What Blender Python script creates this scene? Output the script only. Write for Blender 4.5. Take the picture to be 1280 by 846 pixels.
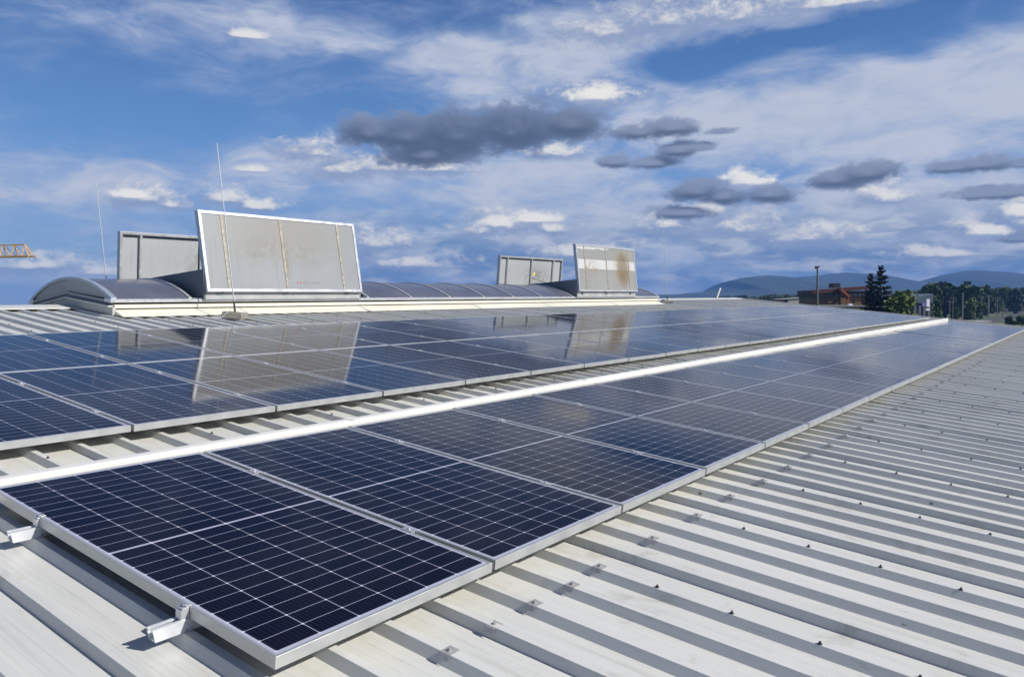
import bpy, bmesh, math, random
from mathutils import Vector, Matrix
R = math.radians
for o in list(bpy.data.objects):
    bpy.data.objects.remove(o)
scene = bpy.context.scene
COL = scene.collection

# ------------------------------------------------------------------ camera, sky, sun, exposure
H = 8.0                                     # height of the nearest panel corner above the ground
CAM = Vector((-1.40861, -1.95136, H + 1.04655))
RGT = Vector((0.600615, -0.799452, -0.011721))
UPV = Vector((0.045078, 0.019223, 0.998799))
BCK = Vector((-0.798267, -0.600422, 0.047583))
F = 987.466                                 # focal length in pixels of a 1280 px wide frame
cd = bpy.data.cameras.new('camera'); cam = bpy.data.objects.new('camera', cd); COL.objects.link(cam)
cam.matrix_world = Matrix(((RGT.x, UPV.x, BCK.x, CAM.x), (RGT.y, UPV.y, BCK.y, CAM.y), (RGT.z, UPV.z, BCK.z, CAM.z), (0, 0, 0, 1)))
cd.sensor_width = 36; cd.lens = F / 1280 * 36; cd.clip_start = 0.05; cd.clip_end = 60000
scene.camera = cam
YAW = math.atan2(-BCK.x, -BCK.y)            # heading of the view, from +Y towards +X

scene.view_settings.view_transform = 'Standard'
scene.view_settings.look = 'None'
scene.view_settings.gamma = 1
scene.view_settings.use_curve_mapping = False
scene.view_settings.exposure = 0.32
scene.cycles.use_denoising = True
scene.cycles.max_bounces = 8
scene.cycles.volume_bounces = 0

SUN = Vector((0.26, -0.79, 0.555)).normalized()
sl = bpy.data.lights.new('sun', 'SUN'); so = bpy.data.objects.new('sun', sl); COL.objects.link(so)
sl.energy = 5.0; sl.angle = R(0.53); sl.color = (1.0, 0.96, 0.90)
so.rotation_euler = SUN.to_track_quat('Z', 'Y').to_euler(); so.location = (0, -20, 40)

class N:                                    # small helper for node trees
    def __init__(s, tree):
        s.t = tree; s.n = tree.nodes; s.l = tree.links
    def add(s, kind, ins=None, **kw):
        n = s.n.new(kind)
        for k, v in kw.items():
            setattr(n, k, v)
        for k, v in (ins or {}).items():
            s.put(n.inputs[k], v)
        return n
    def put(s, sock, v):
        if hasattr(v, 'is_linked') or hasattr(v, 'links'):
            s.l.new(v, sock)
        else:
            sock.default_value = v
    def m(s, op, a, b=None, c=None, clamp=False):
        n = s.n.new('ShaderNodeMath'); n.operation = op; n.use_clamp = clamp
        for i, v in enumerate((a, b, c)):
            if v is not None:
                s.put(n.inputs[i], v)
        return n.outputs[0]
    def vm(s, op, a, b=None, c=None, out=0):
        n = s.n.new('ShaderNodeVectorMath'); n.operation = op
        for i, v in enumerate((a, b, c)):
            if v is not None:
                s.put(n.inputs[i], v)
        return n.outputs[out]
    def step(s, x, lo, hi, a=0.0, b=1.0):
        n = s.n.new('ShaderNodeMapRange'); n.interpolation_type = 'SMOOTHSTEP'
        for k, v in ((0, x), (1, lo), (2, hi), (3, a), (4, b)):
            s.put(n.inputs[k], v)
        return n.outputs[0]
    def noise(s, vec, scale, detail=6, rough=0.55, dist=0.0, col=False):
        n = s.add('ShaderNodeTexNoise', {'Vector': vec, 'Scale': scale, 'Detail': detail, 'Roughness': rough, 'Distortion': dist})
        return n.outputs[1 if col else 0]
    def mix(s, fac, a, b):
        n = s.n.new('ShaderNodeMix'); n.data_type = 'RGBA'
        for k, v in ((0, fac), (6, a), (7, b)):
            if k > 0 and isinstance(v, tuple) and len(v) == 3:
                v = (*v, 1)
            s.put(n.inputs[k], v)
        return n.outputs[2]
    def xyz(s, x, y, z=0.0):
        return s.add('ShaderNodeCombineXYZ', {0: x, 1: y, 2: z}).outputs[0]

def srgb(r, g, b):
    f = lambda c: (c / 255 / 12.92) if c <= 10 else ((c / 255 + 0.055) / 1.055) ** 2.4
    return (f(r), f(g), f(b))

def make_sky():
    w = bpy.data.worlds.new('World'); scene.world = w; w.use_nodes = True
    w.cycles.sampling_method = 'MANUAL'; w.cycles.sample_map_resolution = 256
    t = w.node_tree; t.nodes.clear(); k = N(t)
    sky = k.add('ShaderNodeTexSky', sky_type='NISHITA', sun_disc=False)
    sky.sun_elevation = math.asin(SUN.z); sky.sun_rotation = math.atan2(SUN.x, SUN.y)
    sky.altitude = 300; sky.air_density = 1.0; sky.dust_density = 0.6; sky.ozone_density = 2.0
    d = k.add('ShaderNodeTexCoord').outputs['Generated']
    d = k.vm('NORMALIZE', d)
    ca, sa = math.cos(YAW), math.sin(YAW)
    fx = k.vm('DOT_PRODUCT', d, (ca, -sa, 0), out=1)
    fy = k.vm('DOT_PRODUCT', d, (sa, ca, 0), out=1)
    fz = k.add('ShaderNodeSeparateXYZ', {0: d}).outputs[2]
    az = k.m('MULTIPLY', k.m('ARCTAN2', fx, fy), 180 / math.pi)      # degrees right of north-east-by-east
    el = k.m('MULTIPLY', k.m('ARCSINE', fz), 180 / math.pi)          # degrees above the horizon
    P = k.xyz(az, el)
    # clear air after rain: the Nishita sky pulled towards the deep blue of the day
    clear = k.mix(k.step(el, -2.0, 9.0), srgb(128, 168, 214), srgb(88, 140, 204))
    clear = k.mix(k.step(el, 7.0, 26.0), clear, srgb(22, 70, 142))
    clear = k.mix(k.step(el, 24.0, 55.0), clear, srgb(10, 38, 88))
    clear = k.vm('MULTIPLY', clear, (SKYF / SKY_STRENGTH,) * 3)
    bg = k.add('ShaderNodeBackground', {'Color': k.mix(0.8, sky.outputs[0], clear), 'Strength': SKY_STRENGTH})
    # clouds lie in layers: seen from below their pattern narrows towards the horizon
    q = k.m('DIVIDE', 1.0, k.m('ADD', k.m('MAXIMUM', fz, 0.0), 0.09))
    plane = k.xyz(k.m('MULTIPLY', fx, q), k.m('MULTIPLY', fy, q))
    shader = bg.outputs[0]
    def over(base, col, fac):
        b = k.add('ShaderNodeBackground', {'Color': col if not isinstance(col, tuple) else (*col, 1), 'Strength': SKYF})
        return k.add('ShaderNodeMixShader', {0: fac, 1: base, 2: b.outputs[0]}).outputs[0]
    def field(items, vec, amp, scale, seed, rough=0.6, fine=0.30, flat=1.6):
        nz = k.noise(k.vm('ADD', k.vm('MULTIPLY', vec, (1.0, 1.55, 1)), (seed, seed * 1.7, seed * 0.3)), scale, 9, rough, 0.35)
        dmin = None
        for (a, e, ra, re) in items:
            o = k.vm('MULTIPLY_ADD', vec, (1 / ra, 1 / re, 0), (-a / ra, -e / re, 0))
            ln = k.vm('LENGTH', k.vm('MAXIMUM', o, k.vm('MULTIPLY', o, (-1.0, -flat, 0))), out=1)       # flat bases
            dmin = ln if dmin is None else k.m('SMOOTH_MIN', dmin, ln, 0.25)
        fz_ = k.noise(k.vm('ADD', k.vm('MULTIPLY', vec, (1.0, 1.7, 1)), (seed * 2.3, seed, 1.0)), scale * 3.6, 6, 0.6, 0.5)
        nn = k.m('ADD', k.m('SUBTRACT', nz, 0.5), k.m('MULTIPLY', k.m('SUBTRACT', fz_, 0.5), fine))
        s_ = k.m('SUBTRACT', 1.0, dmin)
        return k.m('ADD', s_, k.m('MULTIPLY', nn, amp)), s_
    # --- high veil: thin in the west, dense towards the east and the middle
    Pw = k.vm('ADD', P, k.vm('MULTIPLY', k.vm('SUBTRACT', k.noise(k.vm('MULTIPLY', P, (0.11, 0.2, 1)), 1.0, 4, 0.5, 0, True), (0.5, 0.5, 0.5)), (5.0, 2.4, 0)))
    Pd = k.xyz(k.m('ADD', az, k.m('MULTIPLY', el, 1.5)), k.m('SUBTRACT', el, k.m('MULTIPLY', az, 0.16)))     # drawn out from lower left to upper right
    n1 = k.noise(k.vm('ADD', k.vm('MULTIPLY', Pw, (0.085, 0.17, 1)), (3.1, 0.7, 0)), 1.0, 5, 0.5)
    n2 = k.noise(k.vm('MULTIPLY', k.vm('ADD', Pd, k.vm('SUBTRACT', Pw, P)), (0.17, 0.52, 1)), 1.0, 9, 0.62, 0.35)
    gap = None
    for (a, e, ra, re, am) in VEIL:
        ln = k.vm('LENGTH', k.vm('MULTIPLY_ADD', Pw, (1 / ra, 1 / re, 0), (-a / ra, -e / re, 0)), out=1)
        g = k.m('MULTIPLY', k.step(ln, 1.0, 0.0), am)
        gap = g if gap is None else k.m('ADD', gap, g)
    gap = k.m('ADD', gap, k.step(k.m('ABSOLUTE', az), 45.0, 100.0, 0.0, 0.12))      # cloud veil added behind the viewer, out of view, to whiten the fill
    gap = k.m('ADD', gap, k.step(el, 13.0, 1.0, 0.05, 0.27))
    v = k.m('ADD', k.m('ADD', k.m('MULTIPLY', n1, 0.55), k.m('MULTIPLY', n2, 0.70)), gap)
    veil = k.m('MULTIPLY', k.step(v, 0.44, 1.16, 0.0, 0.97), k.step(n2, 0.25, 0.62, 0.68, 1.0))
    veil = k.m('MULTIPLY', veil, k.step(el, 40.0, 22.0, 0.3, 1.0))
    vcol = k.mix(k.step(k.m('ADD', v, k.m('MULTIPLY', n2, 0.8)), 0.9, 1.75), srgb(138, 164, 208), srgb(194, 201, 218))
    shader = over(shader, vcol, veil)
    # --- low layered band near the horizon
    n3 = k.noise(k.vm('MULTIPLY', Pw, (0.10, 0.50, 1)), 1.0, 8, 0.6, 0.6)
    n4 = k.noise(k.vm('ADD', k.vm('MULTIPLY', P, (0.24, 0.80, 1)), (9, 4, 0)), 1.0, 9, 0.60, 0.4)
    lo = k.step(el, 7.8, 2.4)
    eastlo = k.step(az, -34.0, -8.0, 0.15, 1.0)
    bandf = k.m('MULTIPLY', k.m('MULTIPLY', k.step(n3, 0.28, 0.54), lo), eastlo, clamp=True)
    bcol = k.mix(k.step(n4, 0.42, 0.64), srgb(102, 133, 177), srgb(200, 204, 213))
    shader = over(shader, bcol, k.m('MULTIPLY', bandf, 0.9))
    # --- white cumulus, lit from behind the viewer's right: bright heads, lilac-grey bases
    def shade(p, q, ws, wn):               # the volume's own roundness plus its billows
        return k.m('ADD', k.m('MULTIPLY', k.m('SUBTRACT', p[1], q[1]), ws), k.m('MULTIPLY', k.m('SUBTRACT', p[0], q[0]), wn))
    f0 = field(WHITE, P, 2.1, 0.55, 5.0, 0.58, 0.42)
    f1 = field(WHITE, k.vm('ADD', P, (0.22, 0.5, 0)), 2.1, 0.55, 5.0, 0.58, 0.42)
    a = k.step(f0[0], -0.2, 0.75)
    wcol = k.mix(k.step(shade(f0, f1, 0.8, 0.5), 0.05, 0.75), srgb(143, 160, 194), srgb(238, 235, 231))
    shader = over(shader, wcol, k.m('MULTIPLY', a, 0.88))
    # --- shaded cumulus drifting below: pale thin rims, lighter crowns, slate-grey bases
    g0 = field(DARK, P, 1.7, 0.50, 11.0, 0.55, 0.36, 1.25)
    g1 = field(DARK, k.vm('ADD', P, (0.15, 0.6, 0)), 1.7, 0.50, 11.0, 0.55, 0.36, 1.25)
    a2 = k.step(g0[0], -0.12, 0.42)
    top = k.step(shade(g0, g1, 0.75, 0.22), -0.05, 0.75)
    body = k.step(k.m('ADD', k.m('MULTIPLY', g0[0], 0.35), k.m('MULTIPLY', g0[1], 0.65)), -0.15, 0.7)
    dcol = k.mix(k.m('MULTIPLY', top, 0.75), k.mix(body, srgb(126, 145, 180), srgb(82, 96, 122)), srgb(150, 163, 190))
    shader = over(shader, dcol, k.m('MULTIPLY', a2, 0.95))
    # --- bright heads standing on some of the shaded ones
    h0 = field(HEADS, P, 1.7, 0.6, 17.0)
    h1 = field(HEADS, k.vm('ADD', P, (0.2, 0.4, 0)), 1.7, 0.6, 17.0)
    shader = over(shader, k.mix(k.step(shade(h0, h1, 0.6, 0.6), -0.25, 0.4), srgb(160, 173, 200), srgb(243, 240, 235)), k.m('MULTIPLY', k.step(h0[0], 0.0, 0.55), 0.94))
    out = k.add('ShaderNodeOutputWorld'); k.l.new(shader, out.inputs[0])

SKY_STRENGTH = 0.10
SKYF = 0.80                                 # brightness of the sky as the exposure above sees it
# directions of the clouds: azimuth and elevation of the middle, half extents, in degrees
VEIL = [(-24.5, 12.9, 15, 3.2, -0.42), (-11.7, 13.7, 7, 1.6, -0.15), (13.7, 16.1, 7, 1.3, -0.55), (19.9, 17.1, 6, 1.0, -0.75), (25.3, 17.6, 6, 0.9, -0.7), (-11.6, 17.7, 12, 2.0, 0.46), (-26.7, 17.6, 9, 1.8, 0.3), (-16.9, 18.9, 9, 1.8, 0.3), (-2.6, 15.9, 9, 2.2, 0.55), (-4.3, 17.5, 6, 1.6, 0.4), (4.8, 17.3, 9, 3.0, 0.65), (13.7, 18.8, 9, 1.8, 0.45), (31.5, 13.3, 12, 3.5, 0.6), (24.9, 11.8, 19, 4.6, 0.85), (12.0, 12.3, 12, 4, 0.5), (-28.4, 7.7, 14, 2.8, 0.34), (-13.4, 9.3, 9, 2.6, 0.6), (0.7, 8.3, 14, 3.5, 0.5), (27.3, 5.1, 18, 5, 0.6), (6.4, 4.8, 16, 4, 0.4), (-31.5, 4.1, 7, 1.5, -0.2), (-21.1, 14.1, 14, 1.0, 0.12), (-0.9, 13.8, 6, 1.2, 0.35)]
WHITE = [(-13.4, 10.3, 3.2, 1.4), (-11.8, 9.2, 3.8, 1.4), (-9.0, 9.4, 3.6, 1.3), (-5.3, 9.4, 3.4, 0.9), (3.0, 10.4, 2.4, 1.0), (-24.6, 6.9, 3.0, 1.3), (-23.3, 6.6, 2.0, 0.8), (-19.8, 7.0, 2.0, 1.0), (-17.6, 6.6, 2.0, 0.75), (-17.9, 9.1, 1.5, 0.5), (0.1, 5.3, 4.0, 1.6), (-2.2, 5.0, 3.0, 1.2), (2.7, 5.1, 2.4, 1.0), (5.9, 13.9, 3.8, 1.5), (16.1, 4.7, 4.2, 1.5), (20.5, 4.0, 4.6, 1.2), (25.2, 6.3, 3.4, 1.2), (10.9, 5.1, 3.2, 1.1), (30.7, 3.8, 2.4, 1.4), (32.7, 4.4, 2.2, 1.8), (-31.1, 2.5, 3.8, 0.95), (-27.7, 2.1, 2.4, 0.85), (11.5, 18.5, 8, 2.0), (16.3, 18.5, 7, 1.6), (22.4, 18.6, 6, 0.9), (7.1, 18.2, 5, 1.6), (-18.0, 17.6, 1.6, 0.5), (-9.6, 4.1, 3.6, 1.3), (-7.4, 2.7, 4.6, 1.0), (28.6, 2.6, 4, 0.8), (4.7, 3.3, 4, 0.9), (13.7, 5.9, 2.6, 1.0)]
DARK = [(-9.9, 11.7, 2.8, 1.5), (-7.3, 11.5, 3.2, 2.0), (-3.8, 11.6, 4.2, 2.4), (0.2, 11.9, 4.4, 2.3), (4.3, 12.2, 3.0, 1.7), (-6.1, 10.3, 3.8, 1.3), (9.3, 11.6, 2.4, 0.85), (11.6, 11.8, 2.4, 0.85), (12.0, 10.3, 1.7, 0.75), (13.7, 10.4, 1.2, 0.45), (10.4, 9.5, 2.1, 0.6), (7.5, 9.7, 1.4, 0.65), (14.8, 11.4, 1.3, 0.35), (13.1, 7.4, 2.6, 1.0), (15.0, 7.0, 2.8, 1.0), (18.0, 7.0, 2.4, 0.9), (22.3, 7.7, 2.3, 0.95), (24.2, 8.0, 2.6, 1.0), (29.0, 8.0, 2.2, 0.65), (30.7, 8.0, 2.2, 0.75), (31.0, 6.2, 3.2, 0.55), (32.7, 7.9, 1.0, 0.4), (12.3, 6.0, 3.0, 0.7), (32.5, 3.5, 1.6, 0.5)]
HEADS = [(16.5, 8.0, 2.0, 1.05), (1.7, 5.8, 2.6, 0.85), (-0.8, 5.5, 1.8, 0.8), (31.1, 3.9, 1.5, 0.7), (32.7, 4.9, 1.4, 0.8), (6.2, 14.1, 2.4, 1.0), (-25.6, 7.1, 1.6, 0.7)]
make_sky()

# ------------------------------------------------------------------ helpers
S = R(6.2)                                  # pitch of the roof
CS, SN = math.cos(S), math.sin(S)
VR = 10.5                                   # ridge, measured up the slope
W_, L_, GAP = 1.038, 2.094, 0.0202          # one panel, and the gap to the next
PITCH = W_ + GAP
PAN, CROWN = -0.122, -0.085                 # sheet levels below the glass plane
def wd(u, v, n):                            # along the ridge, up the slope, off the slope -> world
    return Vector((u, v * CS - n * SN, v * SN + n * CS + H))
ROOF = Matrix.Rotation(S, 4, 'X')
RNG = random.Random(7)

class MB:                                   # collects faces, builds ONE mesh object
    def __init__(s):
        s.v = []; s.f = []; s.mi = []; s.cur = 0; s.sm = []
    def face(s, pts, smooth=False):
        b = len(s.v); s.v += [tuple(p) for p in pts]; s.f.append(tuple(range(b, b + len(pts)))); s.mi.append(s.cur); s.sm.append(smooth)
    def grid(s, rows, closed=False, smooth=True):
        b = len(s.v); n = len(rows[0])
        for r in rows:
            s.v += [tuple(p) for p in r]
        for i in range(len(rows) - 1):
            for j in range(n if closed else n - 1):
                j2 = (j + 1) % n
                s.f.append((b + i * n + j, b + i * n + j2, b + (i + 1) * n + j2, b + (i + 1) * n + j)); s.mi.append(s.cur); s.sm.append(smooth)
    def hexa(s, c):                         # eight corners: bottom four, top four (counter-clockwise from above)
        b = len(s.v); s.v += [tuple(p) for p in c]
        for f in ((0, 3, 2, 1), (4, 5, 6, 7), (0, 1, 5, 4), (1, 2, 6, 5), (2, 3, 7, 6), (3, 0, 4, 7)):
            s.f.append(tuple(b + i for i in f)); s.mi.append(s.cur); s.sm.append(False)
    def box(s, x0, x1, y0, y1, z0, z1):
        s.hexa([(x0, y0, z0), (x1, y0, z0), (x1, y1, z0), (x0, y1, z0), (x0, y0, z1), (x1, y0, z1), (x1, y1, z1), (x0, y1, z1)])
    def bar(s, a, b, w, h=None, up=(0, 0, 1)):      # rectangular bar from a to b
        a, b = Vector(a), Vector(b); h = h or w
        d = (b - a).normalized(); u = Vector(up)
        if abs(d.dot(u)) > 0.98: u = Vector((0, 1, 0))
        x = d.cross(u).normalized() * w / 2; z = x.cross(d).normalized() * h / 2
        s.hexa([a - x - z, a + x - z, b + x - z, b - x - z, a - x + z, a + x + z, b + x + z, b - x + z])
    def tube(s, pts, rad, n=8, cap=True):
        pts = [Vector(p) for p in pts]; rad = rad if isinstance(rad, (list, tuple)) else [rad] * len(pts)
        rows = []
        for i, p in enumerate(pts):
            d = (pts[min(i + 1, len(pts) - 1)] - pts[max(i - 1, 0)]).normalized()
            r = Vector((1, 0, 0)) if abs(d.x) < 0.9 else Vector((0, 1, 0))
            x = d.cross(r).normalized(); y = d.cross(x)
            rows.append([p + (x * math.cos(2 * math.pi * k / n) + y * math.sin(2 * math.pi * k / n)) * rad[i] for k in range(n)])
        s.grid(rows, True)
        if cap:
            s.face(list(reversed(rows[0]))); s.face(rows[-1])
    def prism(s, poly, axis, a, b):         # polygon extruded along x, y or z
        def p3(q, t):
            return {'x': (t, q[0], q[1]), 'y': (q[0], t, q[1]), 'z': (q[0], q[1], t)}[axis]
        A = [p3(q, a) for q in poly]; B = [p3(q, b) for q in poly]
        s.face(A); s.face(list(reversed(B)))
        for i in range(len(poly)):
            j = (i + 1) % len(poly)
            s.face([A[j], A[i], B[i], B[j]])
    def build(s, name, mat, parent=None, bevel=0, fixn=True, weld=False):
        me = bpy.data.meshes.new(name); me.from_pydata(s.v, [], s.f)
        mats = mat if isinstance(mat, (list, tuple)) else [mat]
        for m in mats: me.materials.append(m)
        me.polygons.foreach_set('material_index', s.mi); me.polygons.foreach_set('use_smooth', s.sm)
        if fixn or weld:
            bm = bmesh.new(); bm.from_mesh(me)
            if weld or bevel: bmesh.ops.remove_doubles(bm, verts=bm.verts, dist=1e-5)
            if fixn: bmesh.ops.recalc_face_normals(bm, faces=bm.faces)
            if bevel:
                ed = [e for e in bm.edges if len(e.link_faces) == 2 and e.calc_face_angle(0) > 0.5]
                bmesh.ops.bevel(bm, geom=ed, offset=bevel, segments=2, affect='EDGES', profile=0.5)
            bm.to_mesh(me); bm.free()
        o = bpy.data.objects.new(name, me); COL.objects.link(o)
        if parent: o.parent = parent
        return o

def tag(o, label=None, cat=None, group=None, kind=None):
    for k, v in (('label', label), ('category', cat), ('group', group), ('kind', kind)):
        if v: o[k] = v
    return o
def thing(name, label, cat, loc=(0, 0, 0), rot=None, group=None):
    o = bpy.data.objects.new(name, None); COL.objects.link(o); o.location = loc; o.empty_display_size = 0.2
    if rot is not None: o.rotation_euler = rot
    return tag(o, label, cat, group)
def copy_tree(o, parent=None):
    c = o.copy(); COL.objects.link(c)
    if parent: c.parent = parent
    for ch in o.children: copy_tree(ch, c)
    return c

# ------------------------------------------------------------------ materials
def material(name):
    m = bpy.data.materials.new(name); m.use_nodes = True; t = m.node_tree; t.nodes.clear(); k = N(t)
    b = k.add('ShaderNodeBsdfPrincipled'); o = k.add('ShaderNodeOutputMaterial'); k.l.new(b.outputs[0], o.inputs[0])
    return m, k, b
def plain(name, col, rough=0.5, metal=0.0, var=0.12, scale=6.0, spec=0.5, bump=0.0, stretch=(1, 1, 1)):
    m, k, b = material(name)
    obj = k.vm('MULTIPLY', k.add('ShaderNodeTexCoord').outputs['Object'], stretch)
    nz = k.noise(obj, scale, 7, 0.6)
    f = k.step(nz, 0.3, 0.75)
    k.put(b.inputs['Base Color'], k.mix(f, tuple(c * (1 - var) for c in col), tuple(min(1, c * (1 + var)) for c in col)))
    k.put(b.inputs['Roughness'], k.step(nz, 0.3, 0.7, max(0.02, rough - 0.08), rough + 0.08))
    b.inputs['Metallic'].default_value = metal; b.inputs['Specular IOR Level'].default_value = spec
    if bump:
        bp = k.add('ShaderNodeBump', {'Height': nz, 'Strength': bump, 'Distance': 0.01}); k.l.new(bp.outputs[0], b.inputs['Normal'])
    return m

def m_roof():
    m, k, b = material('roof_sheet')
    p = k.add('ShaderNodeTexCoord').outputs['Object']
    sep = k.add('ShaderNodeSeparateXYZ', {0: p}); u, v, n = sep.outputs
    big = k.noise(p, 0.55, 5, 0.6)
    streak = k.noise(k.vm('MULTIPLY', p, (34, 0.9, 1)), 1.0, 6, 0.65)
    fine = k.noise(k.vm('MULTIPLY', p, (60, 7, 1)), 1.0, 6, 0.7)
    blot = k.noise(p, 3.2, 8, 0.68, 0.6)
    sheet = k.add('ShaderNodeTexWhiteNoise', {'Vector': k.xyz(k.m('FLOOR', k.m('ADD', u, 0.3)), 3.0)}, noise_dimensions='2D').outputs[0]
    col = k.mix(k.step(big, 0.3, 0.7), (0.515, 0.52, 0.495), (0.585, 0.588, 0.56))
    col = k.mix(k.m('MULTIPLY', sheet, 0.22), col, (0.45, 0.45, 0.43))
    col = k.mix(k.step(streak, 0.50, 0.78, 0, 0.45), col, (0.33, 0.32, 0.285))
    col = k.mix(k.step(blot, 0.54, 0.76, 0, 0.62), col, (0.30, 0.29, 0.25))
    # scuffs from boots and tools: short dark marks
    scuff = k.m('MULTIPLY', k.step(fine, 0.60, 0.70), k.step(k.noise(k.vm('ADD', p, (7, 3, 0)), 1.6, 3, 0.5), 0.55, 0.68))
    col = k.mix(k.m('MULTIPLY', scuff, 0.9), col, (0.20, 0.19, 0.165))
    # yellowish film where water runs off the lower edges of the panels
    edge = k.m('MAXIMUM', k.m('MULTIPLY', k.step(v, -0.26, -0.02), k.step(v, 0.5, 0.1)), k.m('MULTIPLY', k.step(v, 2.3, 2.85), k.step(v, 3.2, 2.95)))
    film = k.m('MULTIPLY', edge, k.step(k.noise(k.vm('MULTIPLY', p, (9, 2.2, 1)), 1.0, 6, 0.65), 0.36, 0.66))
    col = k.mix(k.m('MULTIPLY', film, 0.24), col, (0.50, 0.455, 0.30))
    # droppings, chips and grit: small dark specks of uneven size, and long hair scratches down the slope
    vo = k.add('ShaderNodeTexVoronoi', {'Vector': k.vm('MULTIPLY', p, (1, 0.8, 1)), 'Scale': 5.0, 'Randomness': 1.0})
    vr = k.add('ShaderNodeSeparateColor', {0: vo.outputs['Color']}).outputs
    speck = k.m('MULTIPLY', k.m('LESS_THAN', vo.outputs['Distance'], k.m('MULTIPLY', k.m('POWER', vr[0], 4.0), 0.075)), k.m('GREATER_THAN', vr[1], 0.45))
    col = k.mix(k.m('MULTIPLY', speck, 0.75), col, (0.12, 0.11, 0.09))
    hair = k.noise(k.vm('MULTIPLY', k.vm('ADD', p, (0, 0, 2)), (120, 1.6, 1)), 1.0, 3, 0.5)
    hair = k.m('MULTIPLY', k.step(hair, 0.70, 0.74), k.step(k.noise(p, 0.9, 3, 0.5), 0.45, 0.6))
    col = k.mix(k.m('MULTIPLY', hair, 0.75), col, (0.26, 0.255, 0.235))
    k.put(b.inputs['Base Color'], col)
    k.put(b.inputs['Roughness'], k.step(blot, 0.3, 0.7, 0.34, 0.5))
    b.inputs['Specular IOR Level'].default_value = 0.4
    bp = k.add('ShaderNodeBump', {'Height': k.m('ADD', k.m('MULTIPLY', blot, 0.5), k.m('MULTIPLY', streak, 0.25)), 'Strength': 0.25, 'Distance': 0.004})
    k.l.new(bp.outputs[0], b.inputs['Normal'])
    return m

def m_cells():
    m, k, b = material('solar_cells')
    p = k.add('ShaderNodeTexCoord').outputs['Object']
    sep = k.add('ShaderNodeSeparateXYZ', {0: p}); x, y = sep.outputs[0], sep.outputs[1]
    mx, my, mid = 0.0235, 0.029, 0.012
    cw = (W_ - 2 * mx) / 6; ch = (L_ - 2 * my - mid) / 24
    up = k.m('GREATER_THAN', y, L_ / 2)
    yy = k.m('SUBTRACT', k.m('SUBTRACT', y, my), k.m('MULTIPLY', up, mid))
    cx = k.m('DIVIDE', k.m('SUBTRACT', x, mx), cw); cy = k.m('DIVIDE', yy, ch)
    fx = k.m('SUBTRACT', cx, k.m('FLOOR', cx)); fy = k.m('SUBTRACT', cy, k.m('FLOOR', cy))
    dx = k.m('MULTIPLY', k.m('MINIMUM', fx, k.m('SUBTRACT', 1.0, fx)), cw)
    dy = k.m('MULTIPLY', k.m('MINIMUM', fy, k.m('SUBTRACT', 1.0, fy)), ch)
    colline = k.m('LESS_THAN', dx, 0.00135); rowline = k.m('LESS_THAN', dy, 0.00115)
    dia = k.m('LESS_THAN', k.m('ADD', dx, dy), 0.0062)
    mg = k.m('MAXIMUM', k.m('LESS_THAN', k.m('MINIMUM', x, k.m('SUBTRACT', W_, x)), mx), k.m('LESS_THAN', k.m('MINIMUM', y, k.m('SUBTRACT', L_, y)), my))
    mg = k.m('MAXIMUM', mg, k.m('LESS_THAN', k.m('ABSOLUTE', k.m('SUBTRACT', y, L_ / 2)), mid / 2))
    line = k.m('MAXIMUM', k.m('MAXIMUM', colline, rowline), k.m('MAXIMUM', dia, mg))
    oi = k.add('ShaderNodeObjectInfo')
    rnd = k.add('ShaderNodeTexWhiteNoise', {'Vector': k.xyz(k.m('FLOOR', cx), k.m('FLOOR', cy), k.m('MULTIPLY', oi.outputs['Random'], 91))}, noise_dimensions='3D').outputs[0]
    cell = k.mix(rnd, (0.0032, 0.0042, 0.0115), (0.0058, 0.0052, 0.0125))
    cell = k.mix(k.m('MULTIPLY', oi.outputs['Random'], 0.5), cell, (0.0066, 0.0052, 0.0085))
    fb = k.m('FRACT', k.m('MULTIPLY', cx, 9.0))                     # hair-thin busbars
    bus = k.m('MULTIPLY', k.m('LESS_THAN', k.m('ABSOLUTE', k.m('SUBTRACT', fb, 0.5)), 0.018), 0.35)
    cell = k.mix(bus, cell, (0.10, 0.11, 0.15))
    back = k.mix(dia, (0.36, 0.37, 0.46), (0.55, 0.56, 0.64))
    k.put(b.inputs['Base Color'], k.mix(line, cell, back))
    dust = k.noise(k.vm('ADD', k.vm('MULTIPLY', p, (1, 0.5, 1)), k.xyz(k.m('MULTIPLY', oi.outputs['Random'], 40), 0.0)), 2.2, 6, 0.6)
    k.put(b.inputs['Roughness'], k.step(dust, 0.3, 0.75, 0.05, 0.10))
    b.inputs['IOR'].default_value = 1.19
    b.inputs['Specular IOR Level'].default_value = 0.5
    return m

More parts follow.
